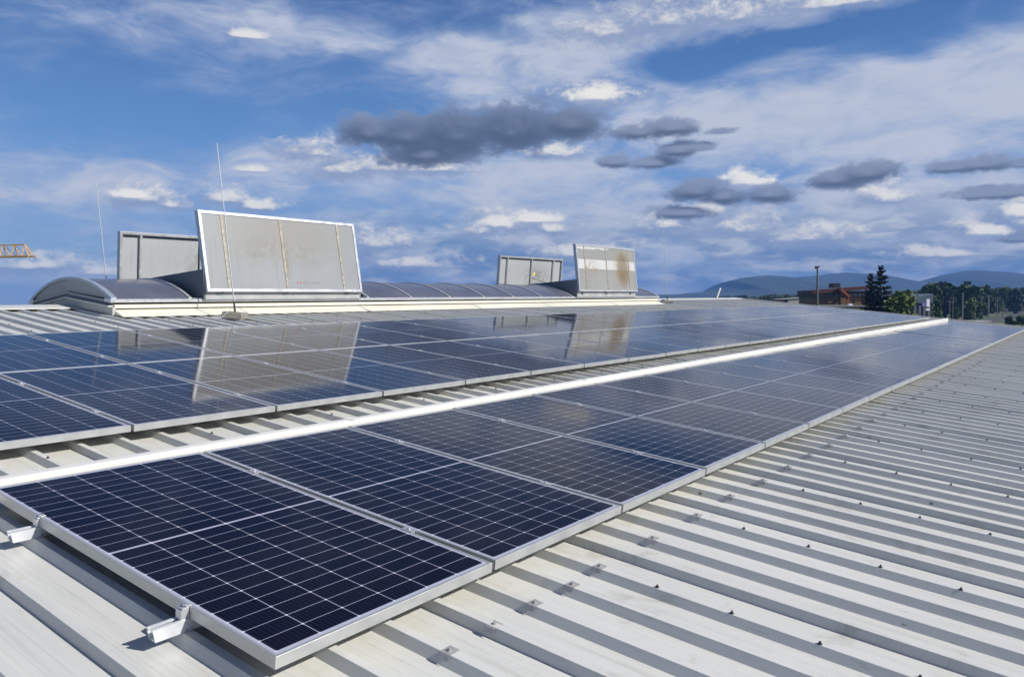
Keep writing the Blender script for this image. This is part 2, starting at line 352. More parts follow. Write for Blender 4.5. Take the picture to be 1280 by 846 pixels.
def m_polycarb(name, base, dirt, stain, white_bands=0.0):
    m, k, b = material(name)
    p = k.add('ShaderNodeTexCoord').outputs['Object']
    sep = k.add('ShaderNodeSeparateXYZ', {0: p}); x, y, z = sep.outputs
    cl = k.noise(p, 1.3, 7, 0.62, 0.4); fi = k.noise(p, 9.0, 8, 0.68, 0.5)
    col = k.mix(k.step(cl, 0.35, 0.7), tuple(c * 0.92 for c in base), base)
    runs = k.noise(k.vm('MULTIPLY', p, (14, 1, 0.8)), 1.0, 5, 0.6)
    col = k.mix(k.step(runs, 0.5, 0.75, 0, 0.25), col, tuple(c * 0.75 for c in dirt))
    for (sx, sz, rx, rz, lo, am, tone) in stain:
        d = k.vm('LENGTH', k.vm('MULTIPLY', k.vm('SUBTRACT', p, (sx, 0, sz)), (1 / rx, 0, 1 / rz)), out=1)
        f = k.m('MULTIPLY', k.step(d, 1.0, 0.15), k.step(fi, lo, lo + 0.3))
        col = k.mix(k.m('MULTIPLY', f, am), col, tone)
    if white_bands:
        w1 = k.m('MULTIPLY', k.step(z, 0.60, 0.612), k.step(z, 0.862, 0.85))
        w2 = k.m('MULTIPLY', k.step(k.m('ADD', z, k.m('MULTIPLY', cl, 0.25)), 1.245, 1.26), k.step(x, 1.75, 1.6))
        col = k.mix(k.m('MULTIPLY', k.m('MAXIMUM', w1, w2), white_bands), col, (0.47, 0.47, 0.46))
        for (sx, sz, rx, rz, lo, am, tone) in stain:
            d = k.vm('LENGTH', k.vm('MULTIPLY', k.vm('SUBTRACT', p, (sx, 0, sz)), (1 / rx, 0, 1 / rz)), out=1)
            f = k.m('MULTIPLY', k.step(d, 1.0, 0.35), k.step(fi, lo, lo + 0.18))
            col = k.mix(k.m('MULTIPLY', f, am * 0.75), col, tone)
    k.put(b.inputs['Base Color'], col); b.inputs['Roughness'].default_value = 0.38
    b.inputs['Specular IOR Level'].default_value = 0.45
    return m

M = {}
M['roof'] = m_roof(); M['cells'] = m_cells()
M['frame'] = plain('anodised_frame', (0.47, 0.48, 0.47), 0.40, 0.55, 0.05, 9, stretch=(1, 12, 1))
M['backsheet'] = plain('white_backsheet', (0.7, 0.7, 0.7), 0.6)
M['alu'] = plain('bare_aluminium', (0.60, 0.61, 0.62), 0.38, 0.6, 0.06, 12)
M['flapframe'] = plain('flap_frame_alu', (0.46, 0.475, 0.485), 0.4, 0.5, 0.07, 8)
M['rod'] = plain('dull_rod', (0.40, 0.415, 0.43), 0.5, 0.4, 0.05, 5)
M['rail'] = plain('mill_finish_rail', (0.70, 0.72, 0.74), 0.42, 0.35, 0.05, 20)
M['steel'] = plain('stainless_steel', (0.55, 0.55, 0.54), 0.35, 0.8, 0.1, 30)
M['rubber'] = plain('weathered_screw', (0.035, 0.035, 0.034), 0.6, 0.2, 0.3, 40)
M['clip'] = plain('zinc_saddle', (0.36, 0.36, 0.35), 0.5, 0.3, 0.15, 40)
M['hollow'] = plain('dark_inside', (0.03, 0.03, 0.032), 0.8)
M['tray'] = plain('white_painted_tray', (0.66, 0.66, 0.62), 0.45, 0, 0.03, 2.5, stretch=(0.3, 2, 2))
M['kerb'] = plain('cream_kerb_sheet', (0.62, 0.60, 0.52), 0.42, 0, 0.05, 1.8, stretch=(0.4, 2, 2))
M['kerb_end'] = plain('shaded_kerb_sheet', (0.42, 0.42, 0.385), 0.5, 0, 0.1, 3)  # cream sheet greyed: shade of the end face put into its colour
M['glazing'] = plain('tinted_vault_glazing', (0.10, 0.105, 0.135), 0.24, 0, 0.14, 1.2)
M['archwall'] = plain('vault_end_sheet', (0.30, 0.31, 0.31), 0.45, 0, 0.1, 2)
M['upstand'] = plain('slate_grey_sheet', (0.12, 0.14, 0.165), 0.45, 0.1, 0.12, 2)
M['upwall'] = plain('grey_upstand_sheet', (0.33, 0.34, 0.335), 0.5, 0.1, 0.1, 4)
M['flapside'] = plain('blue_grey_flap_edge', (0.40, 0.46, 0.53), 0.4, 0.5, 0.06, 4)
M['gap_strip'] = plain('black_gap', (0.012, 0.012, 0.013), 0.55)
M['concrete'] = plain('weathered_concrete', (0.21, 0.20, 0.17), 0.9, 0, 0.3, 14, bump=0.6)
BR = (0.19, 0.145, 0.085)
M['flap_near'] = m_polycarb('dusty_flap_sheet', (0.23, 0.243, 0.252), (0.18, 0.17, 0.145),
    [(1.57, 0.98, 1.9, 0.66, 0.22, 0.55, (0.215, 0.20, 0.165)), (1.00, 0.66, 0.62, 0.34, 0.40, 0.45, (0.145, 0.125, 0.085)), (1.95, 0.62, 0.70, 0.34, 0.42, 0.40, (0.15, 0.13, 0.09)), (1.52, 0.55, 0.10, 0.62, 0.34, 0.8, (0.17, 0.115, 0.06)),
     (1.25, 0.80, 0.35, 0.22, 0.42, 0.3, (0.19, 0.16, 0.11)), (0.43, 0.75, 0.09, 0.62, 0.36, 0.8, (0.20, 0.155, 0.09)), (2.70, 0.7, 0.10, 0.6, 0.40, 0.7, (0.22, 0.18, 0.12))])
M['flap_far'] = m_polycarb('stained_flap_sheet', (0.245, 0.245, 0.235), (0.20, 0.19, 0.16),
    [(2.42, 0.62, 0.46, 0.60, 0.24, 1.0, (0.075, 0.052, 0.028)), (0.72, 0.64, 0.46, 0.34, 0.44, 0.85, (0.25, 0.18, 0.10)), (2.4, 0.64, 0.66, 0.74, 0.34, 0.7, (0.26, 0.205, 0.12)), (0.42, 0.5, 0.08, 0.9, 0.40, 0.6, (0.22, 0.16, 0.09))], white_bands=0.9)
M['flap_in'] = m_polycarb('flap_inner_sheet', (0.36, 0.38, 0.39), (0.28, 0.275, 0.255), [(1.9, 0.62, 1.0, 0.5, 0.34, 0.75, (0.15, 0.145, 0.12))])
M['red'] = plain('red_print', (0.28, 0.08, 0.07), 0.5); M['pale'] = plain('pale_sticker', (0.62, 0.62, 0.6), 0.5); M['yellow'] = plain('yellow_sticker', (0.75, 0.6, 0.05), 0.5)
M['printgrey'] = plain('grey_print', (0.2, 0.2, 0.21), 0.5)

# ------------------------------------------------------------------ the hall with its ribbed roof
U0, U1, V0 = -9.0, 30.5, -9.0
hall = thing('industrial_hall', 'large hall with a pale ribbed metal roof carrying the solar panels and skylight', 'building', (0, 0, 0))
def rib_profile(first, last):
    pts = []
    for i in range(first, last + 1):
        c = 0.25 * i                        # left edge of the crown
        lap = (i % 4 == 3)                  # every fourth rib is a side lap of two sheets, a little taller and steeper
        h = CROWN + (0.004 if lap else 0.0)
        run = 0.008 if lap else 0.018
        if i == 0: c -= 0.016
        pts += [(c - 0.034 - 0.118, PAN), (c - 0.034 - 0.113, PAN + 0.0011), (c - 0.034 - 0.107, PAN + 0.0011), (c - 0.034 - 0.102, PAN),
                (c - 0.034 - 0.062, PAN), (c - 0.034 - 0.057, PAN + 0.0011), (c - 0.034 - 0.051, PAN + 0.0011), (c - 0.034 - 0.046, PAN),
                (c - 0.008 - run, PAN), (c - 0.008 + 0.001, h - 0.0008), (c - 0.006, h), (c + 0.026, h), (c + 0.029, h - 0.002), (c + 0.029 + 0.024, PAN)]
    return pts
prof = rib_profile(int(U0 * 4), int(U1 * 4))
mb = MB()
vs = [V0, -6, -3, -1, 0, 1, 2.2, 3, 5, 7, 9, VR]
wob = random.Random(3)
mb.grid([[(u, v, n + (0.0012 * math.sin(u * 3.1 + v * 1.7) if -8 < v < 10 else 0)) for (u, n) in prof] for v in vs], smooth=False)
roof_front = mb.build('metal_roof', M['roof'], hall, fixn=False)
roof_front.location = (0, 0, H); roof_front.rotation_euler = (S, 0, 0)
# the far slope, falling away behind the ridge
rg = wd(0, VR, 0)
mb = MB(); mb.grid([[(u, v, n) for (u, n) in prof] for v in (0.0, 18.0)], smooth=False)
back = mb.build('metal_roof', M['roof'], hall, fixn=False)
back.location = (0, rg.y, rg.z); back.rotation_euler = (-S, 0, 0)
# ridge cap in two lengths, left and right of the skylight
KU0, KU1 = 4.05, 20.9
for (a, b) in ((U0, KU0 - 0.02), (KU1 + 0.02, U1)):
    mb = MB(); c = CROWN + 0.003
    pr_ = [(-0.42, c), (-0.40, c + 0.012), (-0.05, c + 0.022), (0.05, c + 0.022)]
    front = [(y * CS - n * SN, y * SN + n * CS) for (y, n) in pr_[:3]]
    poly = front + [(-p[0], p[1]) for p in reversed(front)]
    n = max(2, int((b - a) / 3)); xs = [a + (b - a) * i / n for i in range(n + 1)]
    mb.grid([[(x, rg.y + p[0], rg.z + p[1]) for p in poly] for x in xs], smooth=False)
    mb.build('ridge_cap', M['roof'], hall, fixn=False)
def slope_pt(u, y, n):                      # y measured from the ridge, both slopes
    return (u, rg.y + (y * CS + (-n * SN if y <= 0 else n * SN)), rg.z - abs(y) * SN + n * CS)
for (u0, u1, z0, z1) in ((U1 - 0.05, U1 + 0.06, CROWN + 0.004, CROWN + 0.03), (U1 + 0.02, U1 + 0.06, -0.5, CROWN + 0.004), (U0 - 0.06, U0 + 0.05, CROWN + 0.004, CROWN + 0.03), (U0 - 0.06, U0 - 0.02, -0.5, CROWN + 0.004)):
    for (y0, y1) in ((V0 - VR, 0), (0, 18)):
        mb = MB(); mb.hexa([slope_pt(u0, y0, z0), slope_pt(u1, y0, z0), slope_pt(u1, y1, z0), slope_pt(u0, y1, z0), slope_pt(u0, y0, z1), slope_pt(u1, y0, z1), slope_pt(u1, y1, z1), slope_pt(u0, y1, z1)])
        mb.build('verge_trim', M['roof'], hall)
eave_f, eave_b = slope_pt(0, V0 - VR, PAN), slope_pt(0, 18, PAN)
M['wallsheet'] = plain('hall_wall_sheet', (0.5, 0.51, 0.5), 0.5, 0, 0.06, 0.6)
mb = MB()
fy, fz, by, bz = eave_f[1] + 0.25, eave_f[2] - 0.05, eave_b[1] - 0.25, eave_b[2] - 0.05
gy, gz = rg.y, rg.z - 0.2
for (x0, x1) in ((U0 + 0.1, U0 + 0.35), (U1 - 0.35, U1 - 0.1)):
    mb.prism([(fy, 0.02), (by, 0.02), (by, bz), (gy, gz), (fy, fz)], 'x', x0, x1)
mb.box(U0 + 0.36, U1 - 0.36, fy, fy + 0.25, 0.02, fz); mb.box(U0 + 0.36, U1 - 0.36, by - 0.25, by, 0.02, bz)
mb.build('wall', M['wallsheet'], hall)

# saddle clips and sheet screws standing on the crowns
def clip_mesh():
    mb = MB()
    t = 0.0022
    for (x0, x1, z0, z1) in ((-0.012, 0.040, 0.0005, 0.0005),):
        mb.box(x0, x1, -0.022, 0.022, 0.0008, 0.0008 + t)
    mb.hexa([(-0.0245, -0.022, -0.0155), (-0.0220, -0.022, -0.0145), (-0.0220, 0.022, -0.0145), (-0.0245, 0.022, -0.0155), (-0.0145, -0.022, 0.0005), (-0.012, -0.022, 0.003), (-0.012, 0.022, 0.003), (-0.0145, 0.022, 0.0005)])
    mb.tube([(0.012, 0, 0.003), (0.012, 0, 0.006)], 0.009, 14); mb.tube([(0.012, 0, 0.006), (0.012, 0, 0.012)], 0.005, 6)
    return mb
clip0 = None
for i in range(1, 61):
    uu = 0.25 * i + 0.25
    if i > 5 and i % 2 == 0: continue
    if uu > 30: break
    if clip0 is None:
        c = clip0 = clip_mesh().build('saddle_clip', M['clip'], roof_front)
    else:
        c = clip0.copy(); COL.objects.link(c)
    c.location = (uu + RNG.uniform(-.002, .002), -0.235 + RNG.uniform(-.012, .012), CROWN); c.rotation_euler = (0, 0, RNG.uniform(-.06, .06))
    c.scale = (1, 1, 1)
def screw_into(mb, x, y, z):
    mb.tube([(x, y, z), (x, y, z + 0.0025)], 0.0088, 10); mb.tube([(x, y, z + 0.0025), (x, y, z + 0.005)], [0.007, 0.006], 10); mb.tube([(x, y, z + 0.005), (x, y, z + 0.011)], 0.0042, 6)
spots = []
for i in range(0, 30):
    uu = 0.5 + i
    for j in range(0, 24):
        spots.append((uu, -0.5 - 0.327 * j))
    for vv in (2.71, 7.35, 7.9, 8.5):
        spots.append((uu, vv))
cv = Vector((CAM.x, CAM.y))
def seen(q):                                # in front of the viewer and inside the view
    p = wd(q[0], q[1], CROWN) - CAM; d = -p.dot(BCK)
    return d > 0.5 and abs(p.dot(RGT)) / d < 0.67 and abs(p.dot(UPV)) / d < 0.45
vis = sorted([q for q in spots if seen(q)], key=lambda q: (wd(q[0], q[1], 0) - CAM).length)
near, rest = vis[:100], vis[100:] + [q for q in spots if not seen(q)]
s0 = None
for (x, y) in near:
    if s0 is None:
        mb = MB(); screw_into(mb, 0, 0, 0); c = s0 = mb.build('roof_screw', M['rubber'], roof_front)
    else:
        c = s0.copy(); COL.objects.link(c)
    c.location = (x + 0.004 + RNG.uniform(-.004, .004), y + RNG.uniform(-.012, .012), CROWN + (0.0005))
mb = MB()
for (x, y) in rest: screw_into(mb, x + 0.004, y, CROWN + 0.0005)
tag(mb.build('roof_screw', M['rubber'], roof_front), kind='stuff')

# ------------------------------------------------------------------ solar panels
def panel_frame():
    mb = MB()
    lw, ht = 0.0115, 0.040
    o = [(0, 0), (W_, 0), (W_, L_), (0, L_)]; c = 0.0012
    def ring(ins, z): return [(ins, ins, z), (W_ - ins, ins, z), (W_ - ins, L_ - ins, z), (ins, L_ - ins, z)]
    rows = [ring(0.0, -ht), ring(0.0, -c), ring(c, 0.0), ring(lw, 0.0), ring(lw, -0.0022), ring(lw + 0.001, -0.006), ring(0.002, -0.006)]
    mb.grid(rows, True, smooth=False)
    mb.face(list(reversed(ring(0.0, -ht + 0.0)))) if False else None
    # bottom flange
    mb.grid([ring(0.0, -ht), ring(0.028, -ht), ring(0.028, -ht + 0.002), ring(0.002, -ht + 0.002), ring(0.002, -0.006)], True, smooth=False)
    return mb
def panel_glass():
    mb = MB(); a = 0.0112; z = -0.0014
    mb.face([(a, a, z), (W_ - a, a, z), (W_ - a, L_ - a, z), (a, L_ - a, z)])
    z2 = -0.0062
    mb.cur = 1
    mb.face([(a, L_ - a, z2), (W_ - a, L_ - a, z2), (W_ - a, a, z2), (a, a, z2)])
    return mb
def mid_clamp(y):
    mb = MB(); x = W_
    mb.box(x - 0.007, x + GAP + 0.007, y - 0.030, y + 0.030, 0.0006, 0.0036)
    mb.box(x + 0.003, x + GAP - 0.003, y - 0.030, y + 0.030, -0.038, 0.0003)
    mb.tube([(x + GAP / 2, y, 0.0036), (x + GAP / 2, y, 0.0105)], 0.0065, 12)
    return mb
ORD = 'first second third fourth fifth sixth seventh eighth ninth tenth eleventh twelfth thirteenth fourteenth fifteenth sixteenth seventeenth eighteenth nineteenth twentieth twenty-first twenty-second twenty-third twenty-fourth twenty-fifth twenty-sixth twenty-seventh twenty-eighth'.split()
proto = thing('solar_panel', 'nearest solar panel, at the front corner with two rail stubs sticking out beside it', 'solar panel', (0, 0, 0), None, 'solar panels in the single front row')
panel_frame().build('frame', M['frame'], proto, fixn=False)
panel_glass().build('cell_sheet', [M['cells'], M['backsheet']], proto, fixn=False)
for y in (0.477, 1.602): mid_clamp(y).build('clamp', M['alu'], proto)
NEARLOOK = {}
def put_panel(first, u, v, label, group):
    p = proto if first else copy_tree(proto)
    p.location = wd(u, v, RNG.uniform(-0.0012, 0.0012))
    p.rotation_euler = (S + R(RNG.uniform(-.10, .10)), R(RNG.uniform(-.13, .13)), 0)
    p['label'] = label; p['group'] = group
    return p
for k in range(26):
    if k == 0: lab = 'nearest solar panel, at the front corner with two rail stubs sticking out beside it'
    elif k == 25: lab = 'last solar panel of the front row, at its far end by the gable'
    else: lab = '%s panel from the near corner, in the single row below the white cable tray' % ORD[k]
    put_panel(k == 0, k * PITCH, 0.0, lab, 'solar panels in the single front row')
for k in range(27):
    u = 0.0036 + k * PITCH
    a = 'leftmost panel of the row right above the white cable tray, cut by the frame' if k == 0 else '%s panel from the left in the row right above the white cable tray' % ORD[k]
    put_panel(False, u, 2.853, a, 'solar panels in the row above the cable tray')
    if u > 0.9:
        put_panel(False, u, 2.853 + L_ + 0.0196, '%s panel from the left in the top row, nearest the skylight' % ORD[k - 1], 'solar panels in the top row')

# short mounting rails that show past the corner panel
def rail():
    t = thing('mounting_rail', 'x', 'mounting rail', (0, 0, 0), (S, 0, 0), 'mounting rails under the corner panel')
    mb = MB(); w, z0, z1, th, lip = 0.020, CROWN + 0.0008, -0.0405, 0.0024, 0.0105
    out = [(-w, z0), (w, z0), (w, z1), (w - lip, z1), (w - lip, z1 - 0.006), (w - lip + th, z1 - 0.006 + 0.0), (w - th, z1 - th), (w - th, z0 + th), (-w + th, z0 + th), (-w + th, z1 - th), (-w + lip - th, z1 - 0.006), (-w + lip, z1 - 0.006), (-w + lip, z1), (-w, z1)]
    n = len(out)
    A = [(-0.118 + (0.012 if z > -0.06 else 0.0) * 0 - (z - z0) * 0.25, y, z) for (y, z) in out]; B = [(0.165, y, z) for (y, z) in out]
    for i in range(n):
        j = (i + 1) % n; mb.face([A[i], A[j], B[j], B[i]])
    # cut ends, split into strips so that the channel stays hollow
    for E_ in (A, B):
        mb.face([E_[0], E_[1], E_[7], E_[8]]); mb.face([E_[1], E_[2], E_[6], E_[7]]); mb.face([E_[2], E_[3], E_[4], E_[5], E_[6]]); mb.face([E_[0], E_[8], E_[9], E_[13]]); mb.face([E_[13], E_[9], E_[10], E_[11], E_[12]])
    mb.build('rail_profile', M['rail'], t, weld=True)
    mb = MB()
    for dx in (-0.012, 0.006): mb.tube([(dx, -w, CROWN + 0.010), (dx, -w - 0.005, CROWN + 0.010)], 0.004, 8)
    mb.build('rivet', M['steel'], t)
    mb = MB()
    mb.box(-0.026, -0.0012, -0.017, 0.017, -0.0405, -0.001); mb.box(-0.030, -0.026, -0.017, 0.017, -0.0405, -0.008)
    mb.box(-0.012, 0.0075, -0.017, 0.017, 0.0007, 0.0035)
    c = mb.build('end_clamp', M['alu'], t, bevel=0.0012)
    mb = MB(); mb.tube([(-0.014, -0.006, 0.0035), (-0.014, -0.006, 0.010)], 0.006, 10); mb.build('bolt', M['steel'], c)
    return t
rl = rail(); rl.location = wd(0, 0.477, 0); rl['label'] = 'silver rail stub with end clamp, nearer the camera, poking out under the corner panel'
r2 = copy_tree(rl); r2.location = wd(0.018, 1.602, 0); r2['label'] = 'silver rail stub with end clamp cut by the left edge of the photo'

# white cable tray between the arrays
mb = MB()
rows = []
for i in range(0, 13):
    u = -4.0 + (27.4 + 4.0) * i / 12
    zt = 0.016 + 0.0026 * max(0, u)
    a, b_ = 2.128, 2.205
    rows.append([tuple(wd(u, v, n)) for (v, n) in ((a, CROWN + 0.002), (a, zt - 0.012), (a + 0.006, zt - 0.003), (a + 0.014, zt), (b_ - 0.014, zt), (b_ - 0.006, zt - 0.003), (b_, zt - 0.012), (b_, CROWN + 0.002))])
mb.grid(rows, smooth=False); mb.face(rows[0]); mb.face(list(reversed(rows[-1])))
trayo = thing('cable_tray', 'long white cable tray running between the two solar arrays', 'cable tray', tuple(wd(0, 2.16, CROWN)))
tr = mb.build('tray_cover', M['tray'], None); tr.parent = trayo; tr.matrix_parent_inverse = Matrix.Translation(-trayo.location)
mb = MB()
for u in (2.2, 5.2, 8.2, 11.2, 14.2, 17.2, 20.2, 23.2, 26.2):
    zt = 0.016 + 0.0026 * u
    c = [wd(u + dx, v, n) - trayo.location for dx in (-0.02, 0.02) for (v, n) in ((2.1265, zt + 0.001), (2.2065, zt + 0.001))]
    d_ = [wd(u + dx, v, n) - trayo.location for dx in (-0.02, 0.02) for (v, n) in ((2.1265, zt + 0.0025), (2.2065, zt + 0.0025))]
    mb.hexa([c[0], c[2], c[3], c[1], d_[0], d_[2], d_[3], d_[1]])
mb.build('joint_strap', M['tray'], trayo)

# ------------------------------------------------------------------ barrel skylight astride the ridge
sky_l = thing('barrel_skylight', 'long barrel vault skylight with cream kerb and two pairs of opened smoke vents', 'skylight', (0, rg.y, rg.z))
def lc(v, n):                               # slope coordinates -> skylight coordinates (y from the ridge, height)
    d = v - VR
    return (d * CS - n * SN, d * SN + n * CS)
HC, ZB, RISE = 1.300, 0.004, 0.325          # half chord, springing, rise
RAD = (HC * HC + RISE * RISE) / (2 * RISE); ZC = ZB + RISE - RAD; AM = math.asin(HC / RAD)
def arc(r_add=0.0, n=28, a0=-1.0, a1=1.0):
    return [((RAD + r_add) * math.sin(AM * (a0 + (a1 - a0) * i / n)), ZC + (RAD + r_add) * math.cos(AM * (a0 + (a1 - a0) * i / n))) for i in range(n + 1)]
# kerb: flared skirt, upper band, on both long sides
def mirror(poly): return [(-p[0], p[1]) for p in poly]
skirt = [lc(8.955, CROWN + 0.004), lc(8.97, CROWN + 0.014), lc(9.16, -0.022), lc(9.25, 0.002), lc(9.40, 0.002), lc(9.40, CROWN + 0.004)]
band = [lc(9.185, 0.014), lc(9.185, 0.058), lc(9.222, 0.066), lc(9.42, 0.066), lc(9.42, 0.014)]
dark = [lc(9.245, 0.067), lc(9.245, 0.094), lc(9.42, 0.094), lc(9.42, 0.067)]  # black strip in the dark gap below the base rail
for poly, nm, mt in ((skirt, 'kerb_skirt', 'kerb'), (band, 'kerb_band', 'kerb'), (dark, 'gap_strip', 'gap_strip')):
    for pl in (poly, mirror(poly)):
        mb = MB()
        mb.prism(pl, 'x', KU0 + 0.04, KU1 - 0.04)
        kb = mb.build(nm, M[mt], sky_l)
        if nm == 'kerb_skirt' and pl is poly:
            mb = MB()                       # overlapping ends of the skirt sheets
            for (x, w_) in ((6.1, 0.012), (8.65, 0.05), (11.9, 0.05), (14.6, 0.05), (17.9, 0.05)):
                q = [(p[0] - 0.004, p[1]) for p in poly[:4]]
                mb.grid([[(x + w_ * (1 - (i / 3)) * 1.2, *q[i]) for i in range(4)], [(x - w_ * (1 - i / 3) * 0.2 - 0.012, *q[i]) for i in range(4)]], smooth=False)
            mb.build('sheet_lap', M['archwall'], kb)
base = [lc(9.175, 0.096), lc(9.175, 0.138), lc(9.20, 0.146), lc(9.36, 0.146), lc(9.36, 0.096)]
for pl in (base, mirror(base)):
    mb = MB(); mb.prism(pl, 'x', KU0 - 0.02, KU1 + 0.02); mb.build('base_rail', M['alu'], sky_l)
# kerb ends follow the pitch of the roof
def vee(n0, n1, y0=-1.30):
    a = [lc(VR + y0, n0), (0, n0 * 1.0), lc(VR + y0, n0), ]
    L0, L1 = lc(VR + y0, n0), lc(VR + y0, n1)
    return [L0, (0, n0), (-L0[0], L0[1]), (-L1[0], L1[1]), (0, n1), L1]
for (x, sgn) in ((KU0, 1), (KU1, -1)):
    mb = MB(); mb.prism(vee(CROWN + 0.004, 0.030, -1.34), 'x', x, x + sgn * 0.045)
    pk = mb.build('kerb_end', M['kerb_end'], sky_l)
    mb = MB(); mb.prism(vee(0.031, 0.050, -1.28), 'x', x - sgn * 0.035, x + sgn * 0.05); mb.build('end_ledge', M['roof'], pk)
    mb = MB(); mb.prism(vee(0.052, 0.098, -1.26), 'x', x + sgn * 0.02, x + sgn * 0.05); mb.build('end_dark_band', M['upstand'], pk)  # slate-grey band between the end ledge and the end rail
    mb = MB(); mb.prism(vee(0.099, 0.122, -1.29), 'x', x - sgn * 0.012, x + sgn * 0.05); mb.build('end_rail', M['archwall'], pk)
    mb = MB()
    lo = vee(0.123, 0.2, -1.29)
    ar = arc(-0.004, 28)
    lo_l = lc(VR - 1.275, 0.123)
    poly = [q for q in ar if q[1] > 0.125 - abs(q[0]) * SN / CS + 0.004]
    mb.prism(poly + [(0, 0.124)], 'x', x + sgn * 0.03, x + sgn * 0.045)
    mb.build('arch_wall', M['archwall'], sky_l)
# glazing panes and arched bars
bars = [KU0, 5.24, 8.85, 10.0, 11.16, 12.31, 13.40, 14.55, 15.97, 19.46, KU1]
for i in range(len(bars) - 1):
    x0, x1 = bars[i], bars[i + 1]
    if (x0, x1) in ((5.24, 8.85), (15.97, 19.46)): continue
    mb = MB()
    A0, A1 = arc(0.0), arc(-0.012)
    mb.grid([[(x, *p) for p in A0] for x in (x0 + 0.005, x1 - 0.005)]); mb.grid([[(x, *p) for p in A1] for x in (x0 + 0.005, x1 - 0.005)])
    mb.build('glazing_pane', M['glazing'], sky_l, fixn=False)
for i, x in enumerate(bars):
    w = 0.075 if i in (0, len(bars) - 1) else 0.045
    a = x if i == 0 else (x - w if i == len(bars) - 1 else x - w / 2)
    mb = MB(); A0, A1 = arc(0.018), arc(-0.02)
    rows = [[(xx, *p) for p in A] for (xx, A) in ((a, A1), (a, A0), (a + w, A0), (a + w, A1))]
    rows = list(map(list, zip(*rows)))
    mb.grid(rows, True, smooth=False); mb.face(rows[0]); mb.face(list(reversed(rows[-1])))
    mb.build('glazing_bar', M['alu'] if i else M['flapside'], sky_l)

